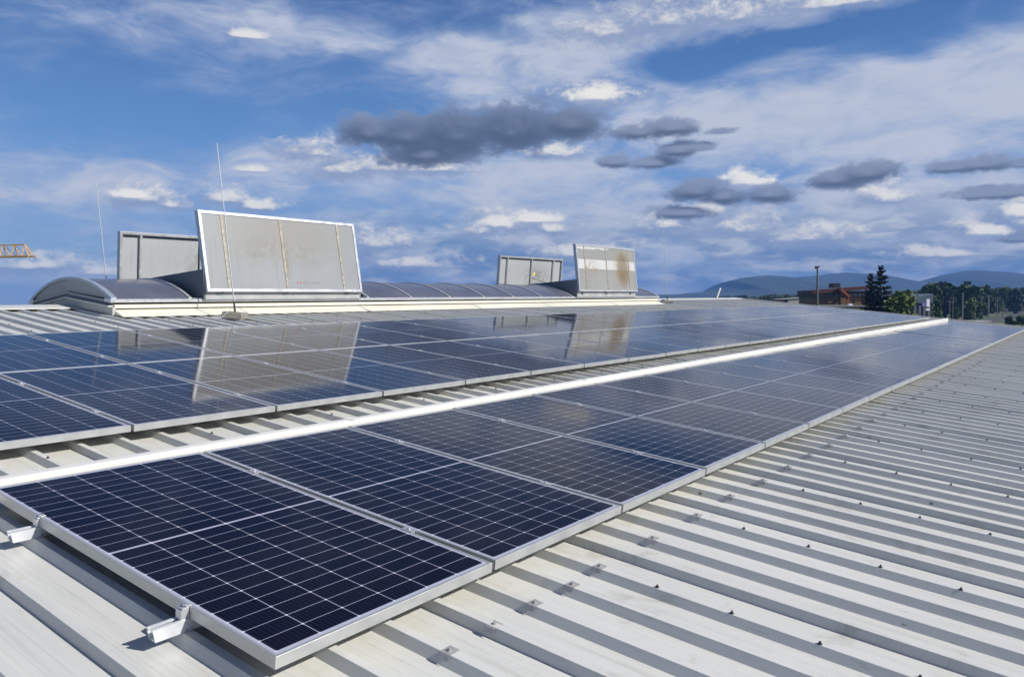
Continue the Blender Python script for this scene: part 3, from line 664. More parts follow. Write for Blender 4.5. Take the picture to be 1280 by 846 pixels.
# smoke vents: an upstand box and two flaps opened almost upright
def vent(x0, x1, sheet, far):
    mb = MB()
    top = [(-1.37, 0.452), (-0.10, 0.372), (0.10, 0.36), (1.37, 0.21)]
    side = [(-1.37, -0.012), (1.37, -0.012)] + list(reversed(top))
    for (a, b) in ((x0 - 0.02, x0 + 0.01), (x1 - 0.01, x1 + 0.02)):
        mb = MB(); mb.prism(side, 'x', a, b); mb.build('upstand_side', M['upstand'], sky_l)
    mb = MB()
    mb.box(x0 + 0.011, x1 - 0.011, -1.368, -1.34, -0.012, 0.43); mb.box(x0 + 0.011, x1 - 0.011, 1.34, 1.368, -0.012, 0.205)
    wl = mb.build('upstand_wall', M['upwall'], sky_l)
    mb = MB()
    for fx_ in (0.08, 0.47, 0.9): mb.box(x0 + fx_ * (x1 - x0) - 0.05, x0 + fx_ * (x1 - x0) + 0.05, -1.40, -1.370, 0.075, 0.125)
    for q in range(5): mb.tube([(x0 + (0.47 + 0.05 + q * 0.022) * (x1 - x0), -1.368, 0.06 + 0.01 * (q % 2)), (x0 + (0.47 + 0.05 + q * 0.022) * (x1 - x0), -1.376, 0.06 + 0.01 * (q % 2))], 0.008, 8)
    mb.build('hinge', M['upstand'], wl)
    mb = MB(); mb.box(x0 - 0.19, x0 - 0.021, -1.30, 1.30, -0.02, 0.01); mb.box(x1 + 0.021, x1 + 0.16, -1.30, 1.30, -0.02, 0.01)
    mb.build('gap_plate', M['gap_strip'], sky_l)  # plate laid in the open gap, its darkness painted black
    mb = MB(); mb.box(x0 + 0.02, x1 - 0.02, -1.33, 1.33, -0.01, 0.0); mb.build('shaft_dark', M['hollow'], sky_l)  # near-black sheet, painted as the unlit shaft below the open vent
    # front flap: pivot at its lower edge, x along the ridge, z up the flap
    W2 = x1 - x0
    def flap(bot, topp, nm_sheet, facing, mfr, n_bars):
        (y0, z0), (y1, z1) = bot, topp
        ln = math.hypot(y1 - y0, z1 - z0); tilt = math.atan2(y1 - y0, z1 - z0)
        f = bpy.data.objects.new('vent_flap', None); COL.objects.link(f); f.parent = sky_l; f.location = (x0, y0, z0); f.rotation_euler = (-tilt, 0, 0); f.empty_display_size = 0.2
        T, E_ = 0.085, 0.048                # thickness, width of the frame bars
        mb = MB()                           # the outer skin faces away from the ridge
        s_ = 1 if facing < 0 else -1
        ya, yb = (0.0, T) if s_ > 0 else (-T, 0.0)
        mb.box(0, E_, ya, yb, 0, ln); mb.box(W2 - E_, W2, ya, yb, 0, ln); mb.box(E_ + .0005, W2 - E_ - .0005, ya, yb, 0, E_); mb.box(E_ + .0005, W2 - E_ - .0005, ya, yb, ln - E_, ln)
        mb.build('flap_frame', M['flapframe'], f, bevel=0.002)
        for (a, b) in ((-0.003, -0.0008), (W2 + 0.0008, W2 + 0.003)):
            mb = MB(); mb.box(a, b, ya + 0.008, yb, 0.002, ln - 0.002); mb.build('edge_plate', M['flapside'], f)
        yo = 0.012 if s_ > 0 else -0.012
        mb = MB()
        mb.box(E_ - 0.004, W2 - E_ + 0.004, min(yo, yo + s_ * 0.012), max(yo, yo + s_ * 0.012), E_ - 0.004, ln - E_ + 0.004)
        mb.build('flap_sheet', M[nm_sheet], f)
        for fr in n_bars:
            mb = MB()
            mb.box(fr * W2 - 0.020, fr * W2 + 0.020, min(s_ * 0.004, s_ * (T - 0.006)), max(s_ * 0.004, s_ * (T - 0.006)), E_ + .001, ln - E_ - .001)
            mb.build('mullion', M[mfr], f)
        return f, ln
    fr, ln = flap(lc(9.08, 0.262) if not far else lc(9.08, 0.292), lc(9.42, 1.49) if not far else lc(9.33, 1.515), sheet, -1, 'bar', (0.125, 0.476, 0.868))
    bk, ln2 = flap((1.35, 0.03), (1.228, 1.19), 'flap_in', 1, 'flapside' if False else 'alu', (0.12, 0.49, 0.845))
    # warning labels at the foot of the front flap
    mb = MB()
    if not far:
        mb.cur = 0
        for a in (1.70, 1.765): mb.box(a, a + 0.026, -0.0012 + 0.011, 0.0112, 0.142, 0.178)
        mb.cur = 1
        for (a, b, z) in ((1.84, 1.98, .175), (1.84, 1.95, .162), (1.84, 1.985, .149), (1.84, 1.93, .136), (2.06, 2.2, .172), (2.04, 2.22, .16), (2.06, 2.19, .147)): mb.box(a, b, 0.0098, 0.0112, z, z + 0.006)
        mb.build('warning_label', [M['red'], M['printgrey']], fr)
    else:
        mb.cur = 0
        for (a, b, z) in ((1.9, 2.05, .16), (2.12, 2.3, .165), (2.36, 2.5, .155)): mb.box(a, b, 0.0098, 0.0112, z, z + 0.02)
        mb.build('warning_label', [M['printgrey']], fr)
        mb = MB(); mb.box(1.72, 1.80, -0.026, -0.0245, 0.62, 0.72); mb.build('warning_label', M['yellow'], bk)
    mb = MB(); mb.tube([(x0 + 0.495 * W2, 1.26, 0.62), (x0 + 0.68 * W2, 0.55, 0.28)], 0.012, 8); mb.tube([(x0 + 0.495 * W2, 1.26, 0.62), (x0 + 0.58 * W2, 0.93, 0.46)], 0.02, 8)
    mb.build('gas_strut', M['alu'], sky_l)
M['bar'] = plain('dusty_bar', (0.29, 0.265, 0.215), 0.5, 0.1, 0.3, 5, stretch=(1, 1, 3))
vent(5.45, 8.59, 'flap_near', False)
vent(16.1, 19.29, 'flap_far', True)

# ------------------------------------------------------------------ lightning rods on concrete blocks
def rod(base, top, yaw, label, size=0.30, slope=S):
    t = thing('lightning_rod', label, 'lightning rod', base, (slope, 0, yaw), 'lightning rods along the skylight')
    mb = MB(); h = size / 2; hh = 0.095
    mb.hexa([(-h, -h, 0), (h, -h, 0), (h, h, 0), (-h, h, 0), (-h * .93, -h * .93, hh), (h * .93, -h * .93, hh), (h * .93, h * .93, hh), (-h * .93, h * .93, hh)])
    mb.build('base_block', M['concrete'], t, bevel=0.012)
    inv = (Matrix.Translation(t.location) @ t.rotation_euler.to_matrix().to_4x4()).inverted()
    a = Vector((0, 0, hh)); b = inv @ Vector(top)
    ax = (b - a).normalized()
    mb = MB(); mb.tube([a + ax * 0.1, a + ax * 1.2, b], [0.0095, 0.008, 0.006], 8); mb.build('air_rod', M['rod'], t)
    mb = MB(); mb.tube([a - ax * 0.01, a + ax * 0.16], 0.016, 8); mb.tube([a + Vector((0.035, 0.01, 0)), a + Vector((0.03, 0.01, 0.05)), a + ax * 0.12], 0.006, 6); mb.build('rod_holder', M['rubber'], t)
    mb = MB(); mb.tube([a + ax * 0.05, a + Vector((-0.08, 0.03, 0.045)), a + Vector((-0.17, 0.05, 0.0)), a + Vector((-0.28, 0.1, -0.09)), a + Vector((-0.5, 0.25, -0.088))], 0.004, 6); mb.build('earth_wire', M['alu'], t)
    return t
def pix(px, py, d):                         # a point d metres in front of the camera plane
    return CAM + (-BCK + RGT * ((px - 640) / F) - UPV * ((py - 423) / F)) * d
b0 = wd(5.54, 8.50, CROWN); rod(b0, pix(271, 179, -(b0 - CAM).dot(BCK) + 0.1), R(38), 'tall thin lightning rod on a square concrete block before the near vent flap', 0.31)
b1 = wd(21.75, 9.30, CROWN); rod(b1, pix(828, 270, -(b1 - CAM).dot(BCK)), R(35), 'thin lightning rod on a dark block at the far right end of the skylight', 0.34)
def back_pt(u, y, n=CROWN): return Vector(slope_pt(u, y, n))
q2 = pix(136, 350, 1) - CAM; b2 = back_pt(CAM.x + q2.x * (rg.y + 2.2 * CS - CAM.y) / q2.y, 2.2); rod(b2, pix(120, 227, -(b2 - CAM).dot(BCK)), R(20), 'lightning rod standing behind the near end of the skylight vault', 0.3, -S)
q3 = pix(697.2, 330, 1) - CAM; b3 = back_pt(CAM.x + q3.x * (rg.y + 2.4 * CS - CAM.y) / q3.y, 2.4); rod(b3, pix(696.3, 276, -(b3 - CAM).dot(BCK)), R(50), 'faint lightning rod behind the far rear vent flap', 0.3, -S)
# short pale pole at the gable end of the ridge
pl = thing('ridge_post', 'short white post leaning at the far end of the ridge', 'post', tuple(wd(28.3, 10.35, CROWN + 0.02)))
mb = MB(); mb.tube([(0, 0, 0), (0.16, -0.08, 0.40)], 0.035, 10); mb.build('post', M['tray'], pl)
mb = MB(); mb.box(-0.08, 0.08, -0.06, 0.06, -0.004, 0.008); mb.build('foot_plate', M['steel'], pl)

# ------------------------------------------------------------------ land, town and hills
def g(px, d, z=0.0):                        # ground point d metres ahead, in the direction of picture column px
    p = CAM + (-BCK + RGT * ((px - 640) / F)) * d
    return Vector((p.x, p.y, z))
def zat(py, d, px=1120):                    # height of the line of sight through picture point (px, py), d metres ahead
    return pix(px, py, d).z
FW = Vector((-BCK.x, -BCK.y, 0)).normalized(); RT = Vector((RGT.x, RGT.y, 0)).normalized()
HEAD = math.atan2(RT.y, RT.x)               # a thing turned by this shows its front (-Y) to the camera

def m_ground():
    m, k, b = material('meadow_and_town_ground')
    p = k.add('ShaderNodeTexCoord').outputs['Object']
    a = k.noise(p, 0.012, 7, 0.6); c = k.noise(p, 0.15, 6, 0.6)
    col = k.mix(k.step(a, 0.4, 0.62), (0.045, 0.075, 0.018), (0.085, 0.105, 0.04))
    col = k.mix(k.step(c, 0.45, 0.7, 0, 0.6), col, (0.035, 0.06, 0.02))
    k.put(b.inputs['Base Color'], col); b.inputs['Roughness'].default_value = 0.95
    return m
mb = MB(); gs = 6000
mb.face([(-gs, -gs, 0), (gs, -gs, 0), (gs, gs, 0), (-gs, gs, 0)])
tag(mb.build('ground', m_ground()), kind='structure')
def strip(name, pts, w, mat, z, label=None):
    mb = MB(); rows = []
    for i, p in enumerate(pts):
        d = (pts[min(i + 1, len(pts) - 1)] - pts[max(i - 1, 0)]).normalized(); n = Vector((-d.y, d.x, 0)) * w / 2
        rows.append([(p.x + n.x, p.y + n.y, z), (p.x - n.x, p.y - n.y, z)])
    mb.grid(rows, smooth=False); return tag(mb.build(name, mat), kind='structure')
M['asphalt'] = plain('asphalt', (0.055, 0.055, 0.055), 0.9, 0, 0.2, 0.4)
M['ballast'] = plain('ballast', (0.15, 0.135, 0.115), 0.95, 0, 0.3, 0.8)
M['gravel'] = plain('pale_yard', (0.19, 0.18, 0.16), 0.95, 0, 0.2, 0.2)
M['grass'] = plain('embankment_grass', (0.085, 0.13, 0.025), 0.95, 0, 0.35, 0.5)
M['railsteel'] = plain('rail_steel', (0.25, 0.23, 0.21), 0.4, 0.8, 0.1, 1)
strip('yard', [g(960, 170), g(1140, 175), g(1330, 190)], 55, M['gravel'], 0.004)
TRK = [g(1130, 240), g(1200, 305), g(1243, 420), g(1282, 600), g(1330, 900)]
strip('railway_bed', TRK, 8, M['ballast'], 0.05)
strip('road', [p + RT * 17 + Vector((0, 0, 0)) for p in TRK], 8, M['asphalt'], 0.012)
strip('path', [p - RT * 13 for p in TRK], 2.5, M['gravel'], 0.016)
for s_ in (-2.6, -1.1, 1.1, 2.6):
    mb = MB()
    for a, b in zip(TRK[:-1], TRK[1:]): mb.bar(a + RT * s_ * 1.3 + Vector((0, 0, .14)), b + RT * s_ * 1.3 + Vector((0, 0, .14)), 0.09, 0.16)
    tag(mb.build('railway_track', M['railsteel']), kind='structure')
# grassy embankment right of the tracks
mb = MB(); rows = []
rn = random.Random(5)
for i in range(26):
    t = i / 25; c = g(1258 + 70 * t, 205 + 150 * t)
    row = []
    for j in range(14):
        q = j / 13
        row.append(tuple(c + RT * (q * 60) + Vector((0, 0, 0.05 + 2.2 * math.sin(math.pi * min(1, q * 1.6)) ** 0.8 * (0.75 + 0.5 * rn.random()) if 0 < q < 0.62 else 0.05))))
    rows.append(row)
mb.grid(rows); tag(mb.build('embankment', M['grass'], fixn=False), kind='structure')

# ---- trees: trunk, limbs and a crown of many leaf clumps
def m_leaf(name, a, b_, c):
    m, k, b = material(name)
    geo = k.add('ShaderNodeNewGeometry'); rnd = geo.outputs['Random Per Island']
    col = k.mix(k.step(rnd, 0.0, 0.6), a, b_); col = k.mix(k.step(rnd, 0.7, 1.0), col, c)
    k.put(b.inputs['Base Color'], col); b.inputs['Roughness'].default_value = 0.7; b.inputs['Specular IOR Level'].default_value = 0.25
    return m
LEAF = {'dark': m_leaf('dark_leaves', (0.020, 0.040, 0.010), (0.036, 0.066, 0.015), (0.070, 0.105, 0.024)),
        'mid': m_leaf('green_leaves', (0.038, 0.070, 0.014), (0.065, 0.105, 0.020), (0.11, 0.15, 0.032)),
        'light': m_leaf('yellow_green_leaves', (0.07, 0.10, 0.02), (0.11, 0.15, 0.028), (0.16, 0.20, 0.045)),
        'conifer': m_leaf('spruce_needles', (0.006, 0.011, 0.007), (0.010, 0.018, 0.010), (0.016, 0.026, 0.013))}
M['bark'] = plain('bark', (0.075, 0.06, 0.045), 0.9, 0, 0.3, 3)
def leaf_quad(mb, p, s, rn):
    a = Vector((rn.gauss(0, 1), rn.gauss(0, 1), rn.gauss(0, 0.7))).normalized(); b = a.cross(Vector((rn.gauss(0, 1), rn.gauss(0, 1), rn.gauss(0, 1)))).normalized()
    a *= s * rn.uniform(.6, 1.2); b *= s * rn.uniform(.4, .9)
    c = a.cross(b).normalized() * s * 0.3
    mb.face([p - a, p - b + c * .5, p + a, p + b + c])
def broadleaf(seed, h, w, leaf, n=900, base=0.16):
    rn = random.Random(seed)
    crown, trunk = MB(), MB()
    top = Vector((rn.uniform(-.03, .03) * h, rn.uniform(-.03, .03) * h, h * 0.6))
    trunk.tube([(0, 0, 0), (top.x * .4, top.y * .4, h * .25), top], [h * .028, h * .02, h * .008], 7)
    lobes = []
    for i in range(20):
        a = rn.uniform(0, 2 * math.pi); zz = rn.uniform(base + .04, .88); r = w / 2 * rn.uniform(.2, .86) * (1 - abs(zz - .5) * .9)
        c = Vector((math.cos(a) * r, math.sin(a) * r, zz * h)); lobes.append((c, w * rn.uniform(.16, .28), h * rn.uniform(.10, .17)))
        trunk.tube([top * rn.uniform(.45, .95), (top * .5 + c * .5) + Vector((0, 0, -.02 * h)), c], [h * .009, h * .006, h * .002], 5, False)
    lobes.append((Vector((top.x, top.y, h * .55)), w * .3, h * .22)); lobes.append((Vector((top.x, top.y, h * .86)), w * .17, h * .13))
    for i in range(n):
        c, r, rz = rn.choice(lobes); d = Vector((rn.gauss(0, 1), rn.gauss(0, 1), rn.gauss(0, 1))).normalized() * (rn.random() ** 0.45)
        p = c + Vector((d.x * r, d.y * r, d.z * rz))
        if p.z < base * h: continue
        leaf_quad(crown, p, max(.28, w * .07), rn)
    return crown, trunk
def conifer(seed, h, w, n=2600):
    rn = random.Random(seed); crown, trunk = MB(), MB()
    trunk.tube([(0, 0, 0), (0, 0, h * .5), (0, 0, h * .99)], [h * .02, h * .012, h * .003], 7)
    lv = 36
    for i in range(lv):
        t = (i + rn.uniform(-.3, .3)) / lv; z = h * (.06 + .92 * t); rr = w / 2 * (1 - t) ** .80 + .20
        for b in range(int(16 - 7 * t)):
            a = rn.uniform(0, 2 * math.pi); r = rr * rn.uniform(.7, 1.15); dr = Vector((math.cos(a), math.sin(a), 0))
            tip = Vector((0, 0, z)) + dr * r + Vector((0, 0, -.22 * r + .06 * h * t))
            trunk.tube([(0, 0, z), tip], [h * .003, h * .001], 4, False)
            for q in range(max(6, int(n / lv / 8))):
                f = rn.uniform(.12, 1) ** .8; p = Vector((0, 0, z)).lerp(tip, f) + Vector((rn.gauss(0, .06), rn.gauss(0, .06), rn.gauss(0, .02) - .02)) * r
                leaf_quad(crown, p, .38 * (1.2 - .45 * f) * (.45 + .75 * (1 - t)), rn)
    return crown, trunk
def tree(kind, maker, leaf, label, loc, group=None, rot=0, scale=1):
    t = thing(kind, label, 'tree', tuple(loc), (0, 0, rot), group)
    c, tr_ = maker; c.build('crown', LEAF[leaf], t, fixn=False); tr_.build('trunk', M['bark'], t, fixn=False); t.scale = (scale,) * 3
    return t
def again(src, label, loc, rot, sx, sz):
    t = copy_tree(src); t.location = loc; t.rotation_euler = (0, 0, rot); t.scale = (sx, sx, sz); t['label'] = label; return t
def size(py, d): return zat(py, d)
d = 128
sp1 = tree('spruce_tree', conifer(1, size(332.5, d), 7.4), 'conifer', 'taller of the two dark spruce trees in front of the orange building', g(1100.5, d), 'spruce trees')
sp2 = tree('spruce_tree', conifer(2, size(342.5, d + 2), 5.6, 2000), 'conifer', 'shorter dark spruce tree hugging the left side of the taller spruce', g(1087.5, d + 2), 'spruce trees')
d = 126
bl = tree('broadleaf_tree', broadleaf(3, size(363, d), 5.6, 'light', 2400), 'light', 'sunlit yellow-green tree right beside the dark spruces', g(1122, d))
d = 310
big1 = tree('broadleaf_tree', broadleaf(4, size(353, d), 15, 'dark', 3600, .02), 'dark', 'broad dark green tree left of the square sign tower', g(1178, d), 'dark trees along the railway')
big2 = tree('broadleaf_tree', broadleaf(8, size(357, 296), 10.5, 'mid', 3600, .02), 'mid', 'dense green tree right in front of the square sign tower', g(1209, 296), 'dark trees along the railway')
def cp(src, hs, label, px, py, d, wpx, rot, group=None):
    """a copy of src whose top reaches row py and whose crown is about wpx columns wide"""
    h0, w0 = hs; h = zat(py, d)
    t = again(src, label, g(px, d), rot, wpx / F * d / w0, h / h0); t['group'] = group or ''
    if not group: del t['group']
    return t
HB1, HB2, HBL = (size(353, 310), 15), (size(357, 296), 10.5), (size(363, 126), 5.6)
cp(big1, HB1, 'dark tree between the spruces and the blue-grey building', 1143, 364.5, 240, 26, 1.2, 'dark trees along the railway')
cp(big2, HB2, 'small dark tree behind the sunlit tree, beside the spruces', 1131, 366, 230, 18, 2.2, 'dark trees along the railway')
cp(big1, HB1, 'dark tree rising just left of the white sign pylon', 1165, 358, 232, 22, 3.2, 'dark trees along the railway')
cp(big1, HB1, 'dark tree to the right of the square sign tower, behind the masts', 1232, 357.5, 345, 20, 0.5, 'dark trees along the railway')
cp(big2, HB2, 'low dark tree behind the house with the dark front', 1246, 361, 430, 22, 4.4, 'dark trees along the railway')
cp(bl, HBL, 'yellow-green tree standing alone right of the railway masts', 1257, 360, 400, 17, 1.0)
cp(big1, HB1, 'dark tree at the right edge of the photo', 1277, 361.5, 450, 22, 2.0, 'dark trees along the railway')
cp(big2, HB2, 'green bush at the foot of the dense tree by the railway', 1194, 385, 285, 12, 2.9)
cp(bl, HBL, 'bright green bush on the grassy bank at the right edge', 1278, 395.5, 222, 22, 0.7)
cp(big2, HB2, 'dark bush on the grassy bank left of the bright bush', 1262, 396.5, 226, 13, 5.1)
cp(big1, HB1, 'dark tree right behind the white sign pylon, filling the gap to the dense trees', 1156, 366, 222, 20, 5.5, 'dark trees along the railway')
cp(big2, HB2, 'wide dark tree between the dense green tree and the railway house', 1224, 366, 340, 18, 0.9, 'dark trees along the railway')
cp(big2, HB2, 'dark tree between the railway house and the lone yellow-green tree', 1247, 367, 405, 12, 3.6, 'dark trees along the railway')
cp(big1, HB1, 'dark tree between the lone yellow-green tree and the grey garage', 1267, 365, 440, 15, 4.0, 'dark trees along the railway')
cp(bl, HBL, 'rounded light green tree before the dense tree by the masts', 1214, 374, 270, 11, 1.7)
cp(bl, HBL, 'rounded light green tree just right of the sign pylon', 1172, 377, 240, 12, 4.7)
cp(bl, HBL, 'light green shrub low beside the sunlit tree, toward the blue-grey building', 1131, 378, 150, 12, 3.0)
# the far tree line behind the white warehouse, tree by tree
rn = random.Random(12)
FARW = ['leftmost', 'second', 'third', 'fourth', 'fifth', 'sixth', 'seventh', 'eighth', 'ninth', 'tenth', 'eleventh', 'twelfth', 'thirteenth']
for i, px in enumerate((934, 942, 951, 958, 966, 975, 983, 990, 997, 1003, 1009, 1015)):
    cp((big1, big2)[i % 2], (HB1, HB2)[i % 2], '%s of the small dark trees in the line left of the orange building' % FARW[i], px, (370.5, 370, 369, 367.5, 368.5, 368.5, 367.5, 368, 367, 367.5, 366.5, 367)[i], 330 + 8 * rn.random(), rn.uniform(9, 13), rn.uniform(0, 6), 'dark trees in the far line')
# trees beyond the town, at the foot of the hills
RIGHTW = ('behind the blue-grey building', 'beyond the gap right of the spruces', 'beyond the lone yellow-green tree', 'under the right end of the hills', 'beyond the railway house')
for i, (px, py) in enumerate(((1152, 362), (1134, 363.5), (1268, 361.5), (1286, 362), (1240, 362.5))):
    cp(big1, HB1, 'small far dark tree %s' % RIGHTW[i], px, py, 380, 16, i * 1.3, 'small far trees')
def m_wood():
    m, k, b = material('far_wood'); p = k.add('ShaderNodeTexCoord').outputs['Object']
    k.put(b.inputs['Base Color'], k.mix(k.step(k.noise(p, 0.12, 6, 0.6), .35, .65), (0.014, 0.026, 0.012), (0.035, 0.055, 0.02))); b.inputs['Roughness'].default_value = 1
    return m
mb = MB(); rows = []
rn = random.Random(21); hts = [rn.uniform(7, 13) for _ in range(400)]
for i in range(400):
    px = 905 + 1.6 * i; c = g(px, 720); nb = FW
    h = (hts[i] + hts[max(0, i - 1)]) / 2
    rows.append([tuple(c), tuple(c + nb * 2 + Vector((0, 0, h * .75))), tuple(c + nb * 8 + Vector((0, 0, h))), tuple(c + nb * 50 + Vector((0, 0, h * .9))), tuple(c + nb * 60)])
mb.grid(rows); tag(mb.build('far_wood', m_wood(), fixn=False), 'dark band of far woodland at the foot of the blue hills', 'woodland', None, 'stuff')

# ---- buildings
M['whitewall'] = plain('white_render', (0.36, 0.36, 0.35), 0.7, 0, 0.06, 0.5)
M['darkwall'] = plain('dark_cladding', (0.028, 0.026, 0.026), 0.7, 0, 0.15, 0.5)
M['ochre'] = plain('ochre_render', (0.17, 0.105, 0.038), 0.8, 0, 0.12, 0.6)
M['orange'] = plain('orange_canopy', (0.30, 0.08, 0.028), 0.6, 0, 0.08, 0.6)
M['redroof'] = plain('dark_red_fascia', (0.075, 0.022, 0.018), 0.7, 0, 0.12, 0.6)
M['window'] = plain('dark_window', (0.03, 0.035, 0.045), 0.12, 0, 0.2, 2)
M['winframe'] = plain('window_frame_grey', (0.22, 0.22, 0.23), 0.5)
M['greyroof'] = plain('grey_flat_roof', (0.17, 0.175, 0.175), 0.85, 0, 0.12, 0.5)
M['bluegrey'] = plain('blue_grey_cladding', (0.12, 0.155, 0.20), 0.5, 0, 0.06, 0.5)
M['signwhite'] = plain('white_sign_face', (0.82, 0.82, 0.84), 0.4, 0, 0.02, 1)
M['signblue'] = plain('violet_blue_sign', (0.17, 0.16, 0.42), 0.4, 0, 0.04, 1)
M['mast'] = plain('galvanised_mast', (0.11, 0.115, 0.11), 0.6, 0.3, 0.1, 2)
M['pink'] = plain('faded_pink_wall', (0.28, 0.20, 0.19), 0.7, 0, 0.1, 1)
M['lampdark'] = plain('dark_lamp_housing', (0.05, 0.05, 0.055), 0.5)
def house(name, label, px0, px1, d, py_top, cat='building', turn=0.0, depth=14):
    a, b = g(px0, d), g(px1, d); w = (b - a).length
    t = thing(name, label, cat, tuple((a + b) / 2), (0, 0, HEAD + turn))
    return t, w, zat(py_top, d), depth
# white warehouse
t, w, h, dp = house('warehouse', 'low white warehouse left of the orange building', 985, 1019, 185, 371.3)
mb = MB(); mb.hexa([(-w/2, 0, 0), (w/2, 0, 0), (w/2, dp, 0), (-w/2, dp, 0), (-w/2, 0, h - .35), (w/2, 0, h + .1), (w/2, dp, h + .1), (-w/2, dp, h - .35)]); mb.build('wall', M['whitewall'], t)
mb = MB(); mb.hexa([(-w/2 - .1, -.15, h - .34), (w/2 + .1, -.15, h + .11), (w/2 + .1, dp, h + .11), (-w/2 - .1, dp, h - .34), (-w/2 - .1, -.15, h - .2), (w/2 + .1, -.15, h + .26), (w/2 + .1, dp, h + .26), (-w/2 - .1, dp, h - .2)]); mb.build('roof_edge', M['greyroof'], t)
for x in (-1.2, 0.0, 1.6):
    mb = MB(); mb.box(x - .5, x + .5, -.06, -.004, h - 2.4, h - 1.7); mb.build('window', M['window'], t)
t, w, h, dp = house('shed', 'dark flat shed adjoining the white warehouse on its left', 969, 984.6, 186, 373.2)
mb = MB(); mb.box(-w/2, w/2, 0, dp, 0, h); mb.build('wall', M['darkwall'], t); mb = MB(); mb.box(-w/2 - .1, w/2 + .02, -.1, dp, h + .003, h + .2); mb.build('roof_edge', M['greyroof'], t)
t, w, h, dp = house('shed', 'pale low roof with a small white end, left of the dark shed', 949, 968, 150, 375.6)
mb = MB(); mb.box(-w/2, w/2, 0, 8, 0, h - .2); mb.build('wall', M['greyroof'], t); mb = MB(); mb.hexa([(-w/2 - .2, -.2, h - .19), (w/2 + .2, -.2, h - .05), (w/2 + .2, 8.2, h - .05), (-w/2 - .2, 8.2, h - .19), (-w/2 - .2, -.2, h - .1), (w/2 + .2, -.2, h + .12), (w/2 + .2, 8.2, h + .12), (-w/2 - .2, 8.2, h - .1)]); mb.build('roof', M['whitewall'], t)
# orange and ochre office building
t, w, h, dp = house('office_building', 'ochre building with dark red roof band and orange stair roof', 1018, 1092, 165, 357.2, turn=R(-6))
hl = zat(361.5, 165)
mb = MB(); mb.box(-w/2, w/2, .02, 12, 0, h - 2.3); mb.build('wall', M['ochre'], t)
mb = MB(); mb.box(-w/2 - .05, w/2 + .05, -.25, 12, h - 2.298, h - 1.0); mb.build('upper_floor', M['darkwall'], t)
mb = MB(); mb.hexa([(-w/2 - .3, -.6, h - .998 - .55), (w/2 + .3, -.6, h - .55), (w/2 + .3, 12.3, h - .55), (-w/2 - .3, 12.3, h - 1.5), (-w/2 - .3, -.6, h - .75), (w/2 + .3, -.6, h + .1), (w/2 + .3, 12.3, h + .1), (-w/2 - .3, 12.3, h - .75)]); mb.build('roof_band', M['redroof'], t)
n = 13
for i in range(n):
    x = -w/2 + (i + .6) * w / n
    mb = MB(); mb.box(x - .32, x + .32, -.33, -.258, h - 2.15, h - 1.6); f = mb.build('window', M['winframe'], t)
    mb = MB(); mb.box(x - .26, x + .26, -.345, -.332, h - 2.10, h - 1.65); mb.build('pane', M['window'], f)
    if i % 2 == 0:
        mb = MB(); mb.box(x - .2, x + .2, -.05, .015, h - 3.4, h - 2.9); mb.build('window', M['window'], t)
x = -w/2 + (1050 - 1018) / 74 * w
mb = MB(); mb.hexa([(x - .6, -2.6, h - .9), (x + 1.1, -2.6, h - 2.5), (x + 1.1, -.64, h - 2.5), (x - .6, -.64, h - .9), (x - .6, -2.6, h - .3), (x + 1.1, -2.6, h - 1.9), (x + 1.1, -.64, h - 1.9), (x - .6, -.64, h - .3)]); mb.build('stair_roof', M['orange'], t)
mb = MB(); mb.box(x - .6, x + .5, -2.5, -.3, 0, h - 2.4); mb.build('stair_wall', M['ochre'], t)
mb = MB(); mb.box(x + .6, x + 1.05, -2.5, -1.9, 0, h - 2.52); mb.build('stair_pillar', M['orange'], t)
mb = MB(); mb.box(x - .6, x + .9, 3, 6, h - .2, h + .75); mb.build('roof_plant', M['darkwall'], t)
t, w, h, dp = house('low_hall', 'low grey flat-roofed hall in front of the ochre building', 1023, 1082, 140, 381.2)
mb = MB(); mb.box(-w/2, w/2, 0, 16, 0, h - .25); mb.build('wall', M['greyroof'], t); mb = MB(); mb.box(-w/2 - .15, w/2 + .15, -.15, 16.1, h - .248, h); mb.build('roof', M['greyroof'], t)
mb = MB(); mb.box(w/2 - 2.6, w/2 - 1.9, 1, 1.7, h + .002, h + .28); mb.build('roof_hood', M['signwhite'], t)
# blue-grey building
t, w, h, dp = house('commercial_building', 'blue-grey clad commercial building left of the white sign pylon', 1141, 1164, 190, 369.3, turn=R(-8))
mb = MB(); mb.box(-w/2, w/2, .3, 12, 0, h - 1.9); mb.build('wall', M['darkwall'], t)
mb = MB(); mb.hexa([(-w/2 - .2, 0, h - 1.898), (w/2 + .2, 0, h - 1.898), (w/2 + .2, 12, h - 1.898), (-w/2 - .2, 12, h - 1.898), (-w/2 - .2, 0, h - .6), (w/2 + .2, 0, h + .3), (w/2 + .2, 12, h + .3), (-w/2 - .2, 12, h - .6)]); mb.build('fascia', M['bluegrey'], t)
for i in range(4):
    x = -w/2 + (i + .6) * w / 4.2
    mb = MB(); mb.box(x - .3, x + .3, .22, .298, .6, h - 2.4); f = mb.build('window', M['winframe'], t); mb = MB(); mb.box(x - .22, x + .22, .2, .217, 1.2, h - 2.6); mb.build('pane', M['bluegrey'], f)
